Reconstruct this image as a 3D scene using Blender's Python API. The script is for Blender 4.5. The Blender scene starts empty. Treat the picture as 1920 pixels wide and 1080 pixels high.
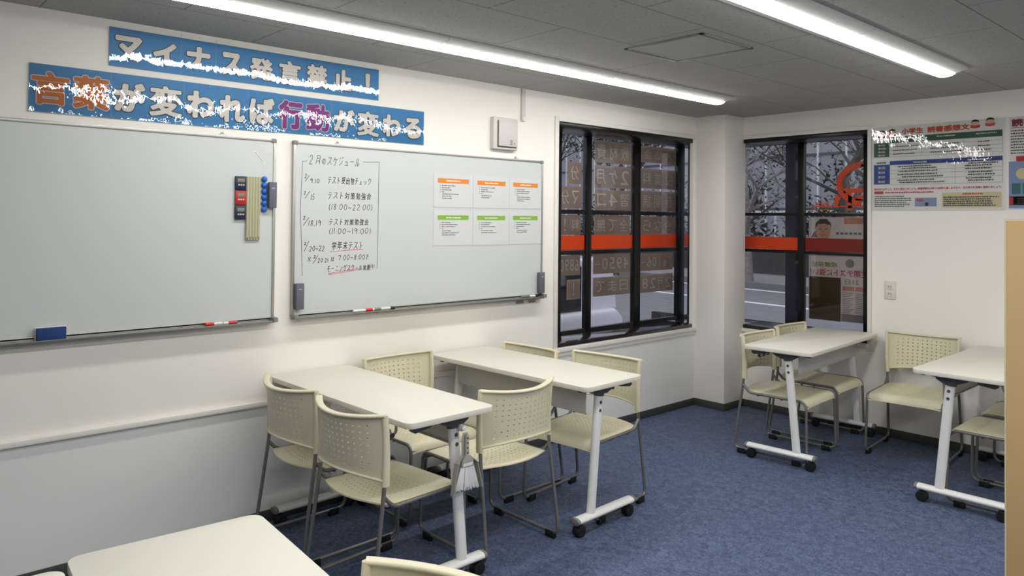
import bpy, bmesh, math, random
from mathutils import Vector, Matrix
random.seed(7)
PI = math.pi
S = bpy.context.scene
C = S.collection

# ------------------------------------------------------------------ camera
F_PX = 1412.8
CAM = Vector((3.6366, 0.0, 1.5261))
yaw, pit, rol = math.radians(47.858), math.radians(.893), math.radians(.524)
fw = Vector((-math.sin(yaw)*math.cos(pit), math.cos(yaw)*math.cos(pit), math.sin(pit)))
rt = Vector((math.cos(yaw), math.sin(yaw), 0)); up = rt.cross(fw)
R2 = math.cos(rol)*rt + math.sin(rol)*up
U2 = -math.sin(rol)*rt + math.cos(rol)*up
cd = bpy.data.cameras.new('camera'); cam = bpy.data.objects.new('camera', cd); C.objects.link(cam)
cam.matrix_world = Matrix(((R2.x, U2.x, -fw.x, CAM.x), (R2.y, U2.y, -fw.y, CAM.y), (R2.z, U2.z, -fw.z, CAM.z), (0, 0, 0, 1)))
cd.sensor_width = 36; cd.lens = 36*F_PX/1920; cd.shift_y = -151.4/1920; cd.clip_start = .05; cd.clip_end = 300
S.camera = cam

# ------------------------------------------------------------------ sky, exposure, lamp strength
w = bpy.data.worlds.new('overcast'); S.world = w; w.use_nodes = True
bg = w.node_tree.nodes['Background']
bg.inputs[0].default_value = (.62, .66, .76, 1); bg.inputs[1].default_value = 2.1
LAMP = 26.5
S.view_settings.view_transform = 'Standard'; S.view_settings.look = 'None'
S.view_settings.exposure = 0.0; S.view_settings.gamma = 1.0; S.view_settings.use_curve_mapping = False

H = 2.3875          # ceiling height
D = 5.628           # back wall
GX = -.285          # glass plane of the left window
GY = 5.918          # glass plane of the back window

# ------------------------------------------------------------------ materials
def lin(c):
    return tuple((v/255/12.92 if v/255 <= .04045 else ((v/255+.055)/1.055)**2.4) for v in c)
MATS = {}
def pm(name, col, rough=.5, metal=0., spec=.5, coat=0., bump=None, emit=0., alpha=1., var=None, coord='Object'):
    """principled; bump=(scale,strength,distance); var=(scale, amount) gentle tone variation"""
    m = bpy.data.materials.new(name); m.use_nodes = True
    nt = m.node_tree; p = nt.nodes['Principled BSDF']
    c = lin(col)
    p.inputs['Base Color'].default_value = (*c, 1)
    p.inputs['Roughness'].default_value = rough
    p.inputs['Metallic'].default_value = metal
    p.inputs['Specular IOR Level'].default_value = spec
    p.inputs['Coat Weight'].default_value = coat
    p.inputs['Coat Roughness'].default_value = .06
    if alpha < 1: p.inputs['Alpha'].default_value = alpha
    if emit:
        p.inputs['Emission Color'].default_value = (1, .985, .95, 1); p.inputs['Emission Strength'].default_value = emit
    if bump or var:
        tc = nt.nodes.new('ShaderNodeTexCoord')
    if bump:
        n = nt.nodes.new('ShaderNodeTexNoise'); n.inputs['Scale'].default_value = bump[0]; n.inputs['Detail'].default_value = 4
        nt.links.new(tc.outputs[coord], n.inputs['Vector'])
        b = nt.nodes.new('ShaderNodeBump'); b.inputs['Strength'].default_value = bump[1]; b.inputs['Distance'].default_value = bump[2]
        nt.links.new(n.outputs[0], b.inputs['Height']); nt.links.new(b.outputs[0], p.inputs['Normal'])
    if var:
        n = nt.nodes.new('ShaderNodeTexNoise'); n.inputs['Scale'].default_value = var[0]; n.inputs['Detail'].default_value = 5
        nt.links.new(tc.outputs[coord], n.inputs['Vector'])
        r = nt.nodes.new('ShaderNodeValToRGB')
        r.color_ramp.elements[0].position = .3; r.color_ramp.elements[1].position = .7
        r.color_ramp.elements[0].color = (*[v*(1-var[1]) for v in c], 1); r.color_ramp.elements[1].color = (*[min(1, v*(1+var[1])) for v in c], 1)
        nt.links.new(n.outputs[0], r.inputs[0]); nt.links.new(r.outputs[0], p.inputs['Base Color'])
    MATS[name] = m
    return m

def laminate():
    """loose clear laminate film over a printed sheet: thin, glossy and rippled, so it catches the lamps"""
    m = bpy.data.materials.new('clear rippled laminate'); m.use_nodes = True
    nt = m.node_tree; nt.nodes.clear()
    o = nt.nodes.new('ShaderNodeOutputMaterial'); mx = nt.nodes.new('ShaderNodeMixShader')
    t = nt.nodes.new('ShaderNodeBsdfTransparent'); t.inputs[0].default_value = (.97, .97, .97, 1)
    gl = nt.nodes.new('ShaderNodeBsdfGlossy'); gl.inputs['Roughness'].default_value = .015
    fr = nt.nodes.new('ShaderNodeFresnel'); fr.inputs[0].default_value = 1.62
    g = nt.nodes.new('ShaderNodeNewGeometry')
    n1 = nt.nodes.new('ShaderNodeTexNoise'); n1.inputs['Scale'].default_value = 4.5; n1.inputs['Detail'].default_value = 1
    n2 = nt.nodes.new('ShaderNodeTexNoise'); n2.inputs['Scale'].default_value = 19; n2.inputs['Detail'].default_value = 2; n2.inputs['Roughness'].default_value = .5
    b2 = nt.nodes.new('ShaderNodeMath'); b2.operation = 'MULTIPLY_ADD'; b2.inputs[1].default_value = .22
    nt.links.new(g.outputs['Position'], n1.inputs['Vector'])
    mp = nt.nodes.new('ShaderNodeMapping'); mp.inputs['Scale'].default_value = (2.6, 2.6, .9)
    nt.links.new(g.outputs['Position'], mp.inputs['Vector']); nt.links.new(mp.outputs[0], n2.inputs['Vector'])
    nt.links.new(n2.outputs[0], b2.inputs[0]); nt.links.new(n1.outputs[0], b2.inputs[2])
    b = nt.nodes.new('ShaderNodeBump'); b.inputs['Strength'].default_value = 1.0; b.inputs['Distance'].default_value = .0032
    nt.links.new(b2.outputs[0], b.inputs['Height']); nt.links.new(b.outputs[0], gl.inputs['Normal'])
    nt.links.new(fr.outputs[0], mx.inputs[0]); nt.links.new(t.outputs[0], mx.inputs[1]); nt.links.new(gl.outputs[0], mx.inputs[2])
    nt.links.new(mx.outputs[0], o.inputs[0]); return m
LAMI = laminate()
WALL = pm('wall paint', (236, 233, 225), .75, spec=.25, bump=(260, .12, .001))
WALL2 = pm('lower wall board', (226, 227, 226), .55, spec=.3, bump=(260, .08, .001))
TRIM = pm('white trim', (226, 224, 217), .5)
BASE = pm('dark skirting', (62, 64, 61), .6)
BLACK = pm('black window frame', (16, 14, 15), .3, spec=.4)
SILL = pm('dark polished sill', (30, 24, 24), .12, spec=.6)
NAVY = pm('navy steel', (30, 36, 60), .4)
TOP = pm('white laminate', (212, 210, 198), .38, spec=.4)
TOPE = pm('laminate edge', (214, 211, 200), .5)
WMET = pm('white painted steel', (226, 226, 226), .35)
GMET = pm('grey beam', (176, 177, 176), .45)
PANEL = pm('grey modesty panel', (186, 186, 183), .5)
DGREY = pm('dark grey plastic', (72, 74, 78), .45)
CAP = pm('grey end cap', (118, 119, 116), .5)
RUB = pm('black rubber', (16, 16, 18), .5)
SHELL = pm('beige plastic', (214, 206, 180), .42, spec=.45, bump=(420, .06, .001))
STEEL = pm('grey steel tube', (122, 120, 117), .34, metal=.4)
BOARD = pm('white enamel', (200, 204, 204), .33, spec=.45)
ALU = pm('aluminium', (176, 176, 172), .35, metal=.6)
ALU2 = pm('grey aluminium', (140, 140, 136), .4, metal=.4)
CORN = pm('grey corner plastic', (128, 127, 122), .5)
INK = pm('black marker ink', (38, 40, 42), .7)
REDINK = pm('red marker ink', (205, 84, 96), .7)
PAPER = pm('white paper', (206, 207, 209), .55)
ORANGE = pm('orange print', (224, 132, 40), .6)
GREEN = pm('green print', (128, 176, 62), .6)
PRINT = pm('dark print', (70, 70, 72), .7)
PRINTW = pm('white print', (226, 222, 214), .7)
ERAS = pm('grey eraser felt', (96, 97, 112), .7)
ERASB = pm('blue eraser pad', (28, 58, 116), .8, bump=(300, .4, .002))
WPLA = pm('white plastic', (220, 220, 218), .4)
TNAVY = pm('navy plastic', (28, 32, 66), .35)
TRED = pm('red plastic', (178, 36, 42), .35)
LCD = pm('lcd screen', (120, 126, 104), .25)
BTN = pm('pale buttons', (176, 172, 150), .4)
KHAKI = pm('beige ribbed plastic', (176, 172, 142), .5)
BLUE = pm('blue magnet plastic', (34, 104, 196), .3)
REDP = pm('red cap', (206, 32, 44), .35)
BLKP = pm('black cap', (24, 24, 26), .35)
CREAM = pm('breaker box cream', (206, 202, 196), .45)
OUTP = pm('outlet plate', (214, 212, 200), .45)
HOLE = pm('dark slots', (40, 38, 36), .6)
CEILP = pm('ceiling plain', (180, 179, 175), .8)
DIFF = pm('lamp diffuser', (250, 250, 250), .4, emit=LAMP)
LAMPW = pm('lamp housing', (214, 214, 212), .4)
TAN = pm('tan partition board', (196, 166, 118), .6, var=(2.2, .05))
TANE = pm('pale partition edge', (222, 204, 172), .5)
DUST = pm('grey dustpan plastic', (160, 160, 152), .4)
BRIS = pm('white bristles', (226, 226, 228), .7)
POSTB = pm('poster back', (232, 226, 222), .8)
ORF = pm('orange glass film', (214, 64, 10), .35)
ORF_SHADE = pm('shaded orange glass film', (124, 24, 14), .35)  # same orange film, its red darkened for the backlight the poster blocks
CARD = pm('brown paper sign', (206, 190, 176), .8, var=(6, .06))
def translucent(m, k):
    nt = m.node_tree; p = nt.nodes['Principled BSDF']; o = nt.nodes['Material Output']
    t = nt.nodes.new('ShaderNodeBsdfTranslucent'); mx = nt.nodes.new('ShaderNodeMixShader'); mx.inputs[0].default_value = k
    t.inputs[0].default_value = p.inputs['Base Color'].default_value
    nt.links.new(p.outputs[0], mx.inputs[1]); nt.links.new(t.outputs[0], mx.inputs[2]); nt.links.new(mx.outputs[0], o.inputs[0])
translucent(CARD, .3); translucent(POSTB, .35)
CHALK = pm('pale lettering', (250, 246, 240), .8)
GRNT = pm('poster green', (30, 92, 56), .5)
BLUT = pm('poster blue', (32, 72, 158), .5)
REDT = pm('poster red', (206, 52, 66), .6)
ORT = pm('poster orange red', (208, 84, 34), .6)
PINK = pm('poster pink', (222, 92, 110), .6)
SKIN = pm('printed skin tone', (238, 204, 178), .6)
HAIR = pm('printed black hair', (32, 28, 28), .6)
CREAMT = pm('poster cream', (226, 214, 178), .6)
PBLUE = pm('poster pale blue', (150, 170, 206), .6)
OLIVE = pm('olive brown board', (84, 68, 28), .6)
ASPH = pm('asphalt', (120, 120, 124), .9, var=(3, .12), bump=(90, .4, .01))
PAVE = pm('pavement', (138, 134, 132), .9, var=(2, .1))
LINE = pm('road paint', (232, 232, 232), .8)
KERB = pm('kerb stone', (112, 112, 112), .85)
STONE = pm('dark garden wall', (72, 70, 68), .9, var=(4, .2))
BARK = pm('tree bark', (70, 64, 58), .9, var=(12, .25))
PALEB = pm('pale bark', (132, 126, 122), .9, var=(14, .3))
LEAF = pm('dull leaves', (50, 60, 40), .7, var=(3, .3))
DLEAF = pm('dark leaves', (26, 32, 24), .7)
FACA = pm('grey facade', (142, 142, 150), .7, var=(.5, .12))
FACL = pm('pale facade rail', (206, 206, 210), .6)
CARW = pm('white car paint', (232, 230, 238), .25, coat=.5)
CARG = pm('dark car glass', (14, 16, 22), .08, spec=.7)
CARB = pm('black car trim', (18, 18, 20), .5)

def glass_mat():
    m = bpy.data.materials.new('tinted window glass'); m.use_nodes = True
    nt = m.node_tree; nt.nodes.clear()
    o = nt.nodes.new('ShaderNodeOutputMaterial'); mx = nt.nodes.new('ShaderNodeMixShader')
    t = nt.nodes.new('ShaderNodeBsdfTransparent'); t.inputs[0].default_value = (.72, .70, .71, 1)
    g = nt.nodes.new('ShaderNodeBsdfGlossy'); g.inputs['Roughness'].default_value = .0
    f = nt.nodes.new('ShaderNodeFresnel'); f.inputs[0].default_value = 1.45
    nt.links.new(f.outputs[0], mx.inputs[0]); nt.links.new(t.outputs[0], mx.inputs[1]); nt.links.new(g.outputs[0], mx.inputs[2])
    nt.links.new(mx.outputs[0], o.inputs[0]); return m
GLASS = glass_mat()
def clear_mat():
    m = bpy.data.materials.new('clear plastic'); m.use_nodes = True
    nt = m.node_tree; nt.nodes.clear()
    o = nt.nodes.new('ShaderNodeOutputMaterial'); mx = nt.nodes.new('ShaderNodeMixShader'); mx.inputs[0].default_value = .12
    t = nt.nodes.new('ShaderNodeBsdfTransparent'); t.inputs[0].default_value = (.88, .87, .84, 1)
    g = nt.nodes.new('ShaderNodeBsdfGlossy'); g.inputs['Roughness'].default_value = .1
    nt.links.new(t.outputs[0], mx.inputs[1]); nt.links.new(g.outputs[0], mx.inputs[2]); nt.links.new(mx.outputs[0], o.inputs[0]); return m
CLEAR = clear_mat()

FBLUE = pm('banner blue film', (66, 142, 196)); FWHITE = pm('banner white film', (226, 222, 216)); FDARK = pm('banner outline film', (44, 44, 56))
FORANGE = pm('banner orange film', (206, 120, 36)); FPURPLE = pm('banner purple film', (140, 56, 138)); FPALE = pm('banner pale edge film', (236, 224, 226))
PFILM = pm('poster white film', (240, 240, 238))

def ceiling_mat():
    m = pm('ceiling board', (172, 172, 168), .85, spec=.2)
    nt = m.node_tree; p = nt.nodes['Principled BSDF']
    g = nt.nodes.new('ShaderNodeNewGeometry'); sx = nt.nodes.new('ShaderNodeSeparateXYZ'); cx = nt.nodes.new('ShaderNodeCombineXYZ')
    nt.links.new(g.outputs['Position'], sx.inputs[0])
    ax = nt.nodes.new('ShaderNodeMath'); ax.inputs[1].default_value = 9-.395+.4475*0
    ay = nt.nodes.new('ShaderNodeMath'); ay.inputs[1].default_value = 9-1.53
    nt.links.new(sx.outputs['X'], ax.inputs[0]); nt.links.new(sx.outputs['Y'], ay.inputs[0])
    # rows of boards run along y; shift so that seams fall on x = .395 + k * .4475
    ax.inputs[1].default_value = .4475*20-.395; ay.inputs[1].default_value = .9*10-1.53
    nt.links.new(ay.outputs[0], cx.inputs[0]); nt.links.new(ax.outputs[0], cx.inputs[1])
    br = nt.nodes.new('ShaderNodeTexBrick'); br.offset = .5; br.offset_frequency = 2
    c = lin((176, 175, 171)); d = lin((100, 100, 97))
    br.inputs['Color1'].default_value = (*c, 1); br.inputs['Color2'].default_value = (*c, 1); br.inputs['Mortar'].default_value = (*d, 1)
    br.inputs['Scale'].default_value = 1; br.inputs['Mortar Size'].default_value = .0022; br.inputs['Brick Width'].default_value = .9; br.inputs['Row Height'].default_value = .4475
    nt.links.new(cx.outputs[0], br.inputs['Vector'])
    v = nt.nodes.new('ShaderNodeTexNoise'); v.inputs['Scale'].default_value = 70; v.inputs['Detail'].default_value = 2
    nt.links.new(g.outputs['Position'], v.inputs['Vector'])
    r = nt.nodes.new('ShaderNodeValToRGB'); r.color_ramp.elements[0].position = .62; r.color_ramp.elements[1].position = .69
    r.color_ramp.elements[0].color = (1, 1, 1, 1); r.color_ramp.elements[1].color = (.62, .62, .62, 1)
    nt.links.new(v.outputs[0], r.inputs[0])
    mx = nt.nodes.new('ShaderNodeMix'); mx.data_type = 'RGBA'; mx.blend_type = 'MULTIPLY'; mx.inputs[0].default_value = 1
    nt.links.new(br.outputs[0], mx.inputs[6]); nt.links.new(r.outputs[0], mx.inputs[7]); nt.links.new(mx.outputs[2], p.inputs['Base Color'])
    return m
CEIL = ceiling_mat()
def floor_mat():
    m = pm('blue mottled floor', (58, 78, 116), .62, spec=.35)
    nt = m.node_tree; p = nt.nodes['Principled BSDF']
    g = nt.nodes.new('ShaderNodeNewGeometry')
    n1 = nt.nodes.new('ShaderNodeTexNoise'); n1.inputs['Scale'].default_value = 24; n1.inputs['Detail'].default_value = 6; n1.inputs['Distortion'].default_value = 1.4
    n2 = nt.nodes.new('ShaderNodeTexNoise'); n2.inputs['Scale'].default_value = 130; n2.inputs['Detail'].default_value = 3; n2.inputs['Distortion'].default_value = .8
    for n in (n1, n2): nt.links.new(g.outputs['Position'], n.inputs['Vector'])
    r1 = nt.nodes.new('ShaderNodeValToRGB'); e = r1.color_ramp.elements
    e[0].position = .32; e[0].color = (*lin((58, 71, 97)), 1); e[1].position = .7; e[1].color = (*lin((86, 101, 128)), 1)
    r2 = nt.nodes.new('ShaderNodeValToRGB'); e = r2.color_ramp.elements
    e[0].position = .38; e[0].color = (.62, .65, .72, 1); e[1].position = .64; e[1].color = (1.55, 1.5, 1.42, 1)
    nt.links.new(n1.outputs[0], r1.inputs[0]); nt.links.new(n2.outputs[0], r2.inputs[0])
    mx = nt.nodes.new('ShaderNodeMix'); mx.data_type = 'RGBA'; mx.blend_type = 'MULTIPLY'; mx.inputs[0].default_value = 1
    nt.links.new(r1.outputs[0], mx.inputs[6]); nt.links.new(r2.outputs[0], mx.inputs[7]); nt.links.new(mx.outputs[2], p.inputs['Base Color'])
    b = nt.nodes.new('ShaderNodeBump'); b.inputs['Strength'].default_value = .25; b.inputs['Distance'].default_value = .002
    nt.links.new(n2.outputs[0], b.inputs['Height']); nt.links.new(b.outputs[0], p.inputs['Normal'])
    return m
FLOOR = floor_mat()

# ------------------------------------------------------------------ mesh helpers
class MB:
    def __init__(s): s.v = []; s.f = []; s.m = []
    def add(s, vs, fs, m=0):
        o = len(s.v); s.v += [tuple(p) for p in vs]; s.f += [tuple(i+o for i in f) for f in fs]; s.m += [m]*len(fs); return s
    def box(s, x0, x1, y0, y1, z0, z1, m=0):
        vs = [(x, y, z) for z in (z0, z1) for y in (y0, y1) for x in (x0, x1)]
        return s.add(vs, [(0, 2, 3, 1), (4, 5, 7, 6), (0, 1, 5, 4), (2, 6, 7, 3), (0, 4, 6, 2), (1, 3, 7, 5)], m)
    def quad(s, a, b, c, d, m=0): return s.add([a, b, c, d], [(0, 1, 2, 3)], m)
    def extr(s, poly, w0, w1, fn, m=0):
        """poly: counter-clockwise 2D outline, extruded from w0 to w1; fn(u,v,w) -> point"""
        n = len(poly)
        vs = [fn(u, v, w0) for u, v in poly] + [fn(u, v, w1) for u, v in poly]
        fs = [tuple(range(n-1, -1, -1)), tuple(range(n, 2*n))] + [(i, (i+1) % n, n+(i+1) % n, n+i) for i in range(n)]
        return s.add(vs, fs, m)
    def tube(s, pts, r, seg=10, m=0, cap=True, rr=None, sq=1.0):
        pts = [Vector(p) for p in pts]; n = len(pts)
        t0 = (pts[1]-pts[0]).normalized()
        a = Vector((0, 0, 1)) if abs(t0.z) < .9 else Vector((1, 0, 0))
        nx = t0.cross(a).normalized(); vs = []
        for i, p in enumerate(pts):
            t = (pts[min(i+1, n-1)]-pts[max(i-1, 0)]).normalized()
            nx = (nx - t*nx.dot(t)).normalized(); ny = t.cross(nx)
            ri = rr[i] if rr else r
            for k in range(seg):
                an = 2*PI*k/seg; vs.append(p + ri*(math.cos(an)*nx + sq*math.sin(an)*ny))
        fs = []
        for i in range(n-1):
            for k in range(seg):
                fs.append((i*seg+k, i*seg+(k+1) % seg, (i+1)*seg+(k+1) % seg, (i+1)*seg+k))
        if cap: fs += [tuple(range(seg-1, -1, -1)), tuple(range((n-1)*seg, n*seg))]
        return s.add(vs, fs, m)
    def cyl(s, a, b, r, seg=16, m=0, r1=None): return s.tube([a, b], r, seg, m, True, [r, r if r1 is None else r1])
def fillet(pts, r, n=5):
    """round the corners of a polyline"""
    P = [Vector(p) for p in pts]; out = [P[0]]
    for i in range(1, len(P)-1):
        a, b = (P[i-1]-P[i]), (P[i+1]-P[i]); d = min(r, a.length*.45, b.length*.45)
        p0, p1 = P[i]+a.normalized()*d, P[i]+b.normalized()*d
        for k in range(n+1):
            t = k/n; out.append((1-t)**2*p0 + 2*t*(1-t)*P[i] + t*t*p1)
    out.append(P[-1]); return out
def rrect(w, h, r, n=5):
    out = []
    for cx, cy, a0 in ((w/2-r, h/2-r, 0), (-w/2+r, h/2-r, 90), (-w/2+r, -h/2+r, 180), (w/2-r, -h/2+r, 270)):
        for k in range(n+1):
            a = math.radians(a0+90*k/n); out.append((cx+r*math.cos(a), cy+r*math.sin(a)))
    return out
def circ(cx, cy, r, n=20, ry=None): return [(cx+r*math.cos(2*PI*k/n), cy+(ry or r)*math.sin(2*PI*k/n)) for k in range(n)]

_tc = {}
def text2d(s, off=0.):
    k = (s, round(off, 4))
    if k not in _tc:
        c = bpy.data.curves.new('t', 'FONT'); c.body = s; c.resolution_u = 3; c.fill_mode = 'FRONT'; c.offset = off
        o = bpy.data.objects.new('t', c); me = o.to_mesh()
        _tc[k] = ([(v.co.x, v.co.y) for v in me.vertices], [tuple(p.vertices) for p in me.polygons])
        o.to_mesh_clear(); bpy.data.objects.remove(o); bpy.data.curves.remove(c)
    return _tc[k]
def put_text(b, s, u0, u1, v0, v1, fn, dil=0., m=0, shear=0., n=8):
    """letters of s fitted to the rectangle (u0,u1,v0,v1) on the surface fn(u,v), thickened all round by dil"""
    vs, fs = text2d(s)
    xs = [p[0] for p in vs]; ys = [p[1] for p in vs]
    x0, x1, y0, y1 = min(xs), max(xs), min(ys), max(ys)
    sx = (u1-u0)/max(x1-x0, 1e-6); sy = (v1-v0)/max(y1-y0, 1e-6)
    for k in range(n if dil else 1):
        du, dv = (dil*math.cos(2*PI*k/n), dil*math.sin(2*PI*k/n)) if dil else (0, 0)
        P = []
        for x, y in vs:
            uu, vv = u0+(x-x0)*sx+du, v0+(y-y0)*sy+dv
            P.append(fn(uu+shear*(vv-v0), vv, k))
        b.add(P, fs, m)
HG = {'0': [[(.5, 1), (.12, .75), (.08, .3), (.4, 0), (.8, .2), (.88, .7), (.5, 1)]], '1': [[(.5, 1), (.5, 0)]], '2': [[(.1, .75), (.35, 1), (.75, .9), (.75, .6), (.1, 0), (.9, .02)]],
 '4': [[(.6, 1), (.05, .3), (.95, .3)], [(.65, .7), (.6, 0)]], '5': [[(.85, 1), (.25, 1), (.15, .55), (.6, .6), (.85, .3), (.5, 0), (.1, .08)]], '7': [[(.1, .75), (.1, .95), (.85, .95), (.4, 0)]],
 '8': [[(.55, .52), (.15, .75), (.5, 1), (.82, .8), (.2, .25), (.45, 0), (.85, .2), (.5, .52)]], '9': [[(.85, .85), (.4, 1), (.12, .7), (.45, .5), (.85, .85), (.75, 0)]],
 '/': [[(1, 1), (0, 0)]], '(': [[(.8, 1), (.25, .6), (.25, .35), (.7, -.1)]], ')': [[(.2, 1), (.7, .6), (.7, .3), (.2, -.1)]], ':': [[(.5, .62), (.5, .55)], [(.5, .2), (.5, .13)]], '～': [[(.05, .35), (.3, .5), (.6, .3), (.95, .45)]],
 ',': [[(.5, .08), (.4, -.08)]], '.': [[(.45, .04), (.55, 0)]], '!': [[(.5, 1), (.45, .3)], [(.43, .1), (.43, .03)]], '月': [[(.2, 1), (.2, .35), (.02, 0)], [(.2, 1), (.85, 1), (.85, .03)], [(.2, .68), (.85, .68)], [(.2, .36), (.85, .36)]],
 'の': [[(.55, .62), (.38, .15), (.2, .15), (.15, .45), (.45, .66), (.8, .55), (.8, .2), (.5, 0)]], 'ス': [[(.12, .88), (.82, .88), (.5, .4), (.02, .02)], [(.52, .42), (.98, .05)]], 'ケ': [[(.38, 1), (.08, .5)], [(.28, .72), (.98, .72)], [(.64, .72), (.55, .3), (.32, 0)]],
 'ジ': [[(.2, .95), (.4, .8)], [(.05, .62), (.25, .5)], [(.1, .03), (.6, .3), (.85, .62)], [(.7, 1), (.78, .86)], [(.86, 1.04), (.95, .9)]], 'ュ': [[(.2, .5), (.7, .5), (.65, .12)], [(.08, .1), (.92, .1)]], 'ー': [[(.1, .48), (.92, .52)]],
 'ル': [[(.3, .9), (.28, .4), (.02, .02)], [(.6, .95), (.6, .05), (.98, .42)]], 'テ': [[(.2, .92), (.82, .92)], [(.03, .6), (.97, .62)], [(.55, .6), (.5, .3), (.28, 0)]], 'ト': [[(.35, 1), (.35, 0)], [(.35, .6), (.85, .38)]],
 'チ': [[(.78, .98), (.25, .86)], [(.03, .55), (.97, .57)], [(.52, .9), (.5, .4), (.25, 0)]], 'ェ': [[(.25, .45), (.75, .45)], [(.5, .45), (.5, .1)], [(.12, .1), (.88, .1)]], 'ッ': [[(.15, .5), (.25, .3)], [(.45, .55), (.52, .36)], [(.88, .55), (.7, .2), (.42, 0)]],
 'ク': [[(.4, 1), (.08, .5)], [(.34, .82), (.88, .82), (.66, .35), (.25, 0)]], 'グ': [[(.4, 1), (.08, .5)], [(.34, .8), (.8, .8), (.62, .35), (.25, 0)], [(.86, 1.02), (.9, .88)], [(1, 1.06), (1.06, .92)]], 'モ': [[(.15, .9), (.85, .9)], [(.03, .55), (.97, .55)], [(.45, .9), (.45, .12), (.62, .02), (.92, .05)]],
 'ニ': [[(.2, .78), (.8, .78)], [(.03, .2), (.97, .2)]], 'ン': [[(.1, .85), (.35, .68)], [(.08, .06), (.55, .28), (.95, .75)]], '※': [[(.1, .9), (.9, .1)], [(.9, .9), (.1, .1)], [(.5, .95), (.5, .88)], [(.5, .1), (.5, .03)], [(.02, .5), (.08, .5)], [(.92, .5), (.98, .5)]],
 'は': [[(.12, 1), (.08, .4), (.14, 0)], [(.4, .7), (.98, .72)], [(.7, 1), (.7, .25), (.5, .05), (.38, .2), (.6, .25), (.98, .02)]], 'で': [[(.05, .85), (.85, .9), (.45, .55), (.35, .2), (.7, 0)], [(.75, .6), (.8, .5)], [(.92, .66), (.98, .55)]]}
def put_hand(b, s, u0, u1, v0, v1, fn, wd, m=0, rnd=random.Random(17)):
    """handwriting: pen strokes for figures and kana, thin letters for the rest"""
    wt = [.42 if c in ':,.!1' else .55 if c in '()' else 1 for c in s]; tot = sum(wt); u = u0
    for c, w_ in zip(s, wt):
        cw = (u1-u0)*w_/tot; a, e = u+cw*.1, u+cw*.88; j = rnd.uniform(-.04, .04)*(v1-v0); h = (v1-v0)*rnd.uniform(.9, 1.0)
        if c in HG:
            for ln in HG[c]: stroke(b, [(a+(e-a)*x+.10*h*(y-.5), v0+j+h*y) for x, y in ln], wd, fn, m)
        else: put_text(b, c, a, e, v0+j, v0+j+h, fn, .0004, m, shear=.1, n=4)
        u += cw
def stroke(b, pts, wd, fn, m=0):
    """flat pen line on a surface"""
    for (u0, v0), (u1, v1) in zip(pts, pts[1:]):
        dx, dy = u1-u0, v1-v0; l = math.hypot(dx, dy) or 1; nx, ny = -dy/l*wd/2, dx/l*wd/2
        b.quad(fn(u0-nx, v0-ny), fn(u1-nx, v1-ny), fn(u1+nx, v1+ny), fn(u0+nx, v0+ny), m)
def rect(b, u0, u1, v0, v1, fn, m=0): b.quad(fn(u0, v0), fn(u1, v0), fn(u1, v1), fn(u0, v1), m)
def poly(b, pts, fn, m=0): b.add([fn(u, v) for u, v in pts], [tuple(range(len(pts)))], m)
def LW(x): return lambda u, v, k=0: (x+k*2.5e-5, u, v)          # on the left wall, seen from the room
def BW(y): return lambda u, v, k=0: (u, y-k*2.5e-5, v)          # on the back wall, seen from the room

WO = {}
def build(name, b, mats, parent=None, smooth=30, bevel=0., solid=0., sub=False, kind=None, seg=2):
    me = bpy.data.meshes.new(name)
    o0 = WO.get(parent, Vector((0, 0, 0))) if parent else Vector((0, 0, 0))
    me.from_pydata([tuple(Vector(p)-o0) for p in b.v], [], b.f)
    if not isinstance(mats, (list, tuple)): mats = [mats]
    for m in mats: me.materials.append(m)
    me.polygons.foreach_set('material_index', b.m)
    if bevel or solid or sub:
        bm = bmesh.new(); bm.from_mesh(me)
        if sub: bmesh.ops.remove_doubles(bm, verts=bm.verts, dist=1e-5)
        if solid:
            bmesh.ops.solidify(bm, geom=bm.faces[:], thickness=solid)
            bmesh.ops.recalc_face_normals(bm, faces=bm.faces)
        if bevel:
            ed = [e for e in bm.edges if len(e.link_faces) == 2 and e.calc_face_angle(0) > .6]
            bmesh.ops.bevel(bm, geom=ed, offset=bevel, segments=seg, affect='EDGES', profile=.5, clamp_overlap=True)
        bm.to_mesh(me); bm.free()
    me.validate(); me.update()
    if smooth:
        me.shade_smooth(); me.set_sharp_from_angle(angle=math.radians(smooth))
    o = bpy.data.objects.new(name, me); C.objects.link(o)
    if parent: o.parent = parent
    WO[o] = o0.copy()
    if kind: o['kind'] = kind
    return o
def tag(o, label, cat, group=None):
    o['label'] = label; o['category'] = cat
    if group: o['group'] = group
    return o
def thing(name, label, cat, loc=(0, 0, 0), rz=0., group=None):
    o = bpy.data.objects.new(name, None); C.objects.link(o); o.location = loc; o.rotation_euler = (0, 0, rz)
    o.empty_display_size = .1
    WO[o] = Vector(loc) if rz == 0 else Vector((0, 0, 0))
    return tag(o, label, cat, group)
def dup(o, loc, rz, label, group=None):
    r = o.copy(); C.objects.link(r); r.location = loc; r.rotation_euler = (0, 0, rz); r['label'] = label
    if group: r['group'] = group
    for ch in list(o.children):
        c = ch.copy(); C.objects.link(c); c.parent = r
        for g in list(ch.children):
            d = g.copy(); C.objects.link(d); d.parent = c
    return r

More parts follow.
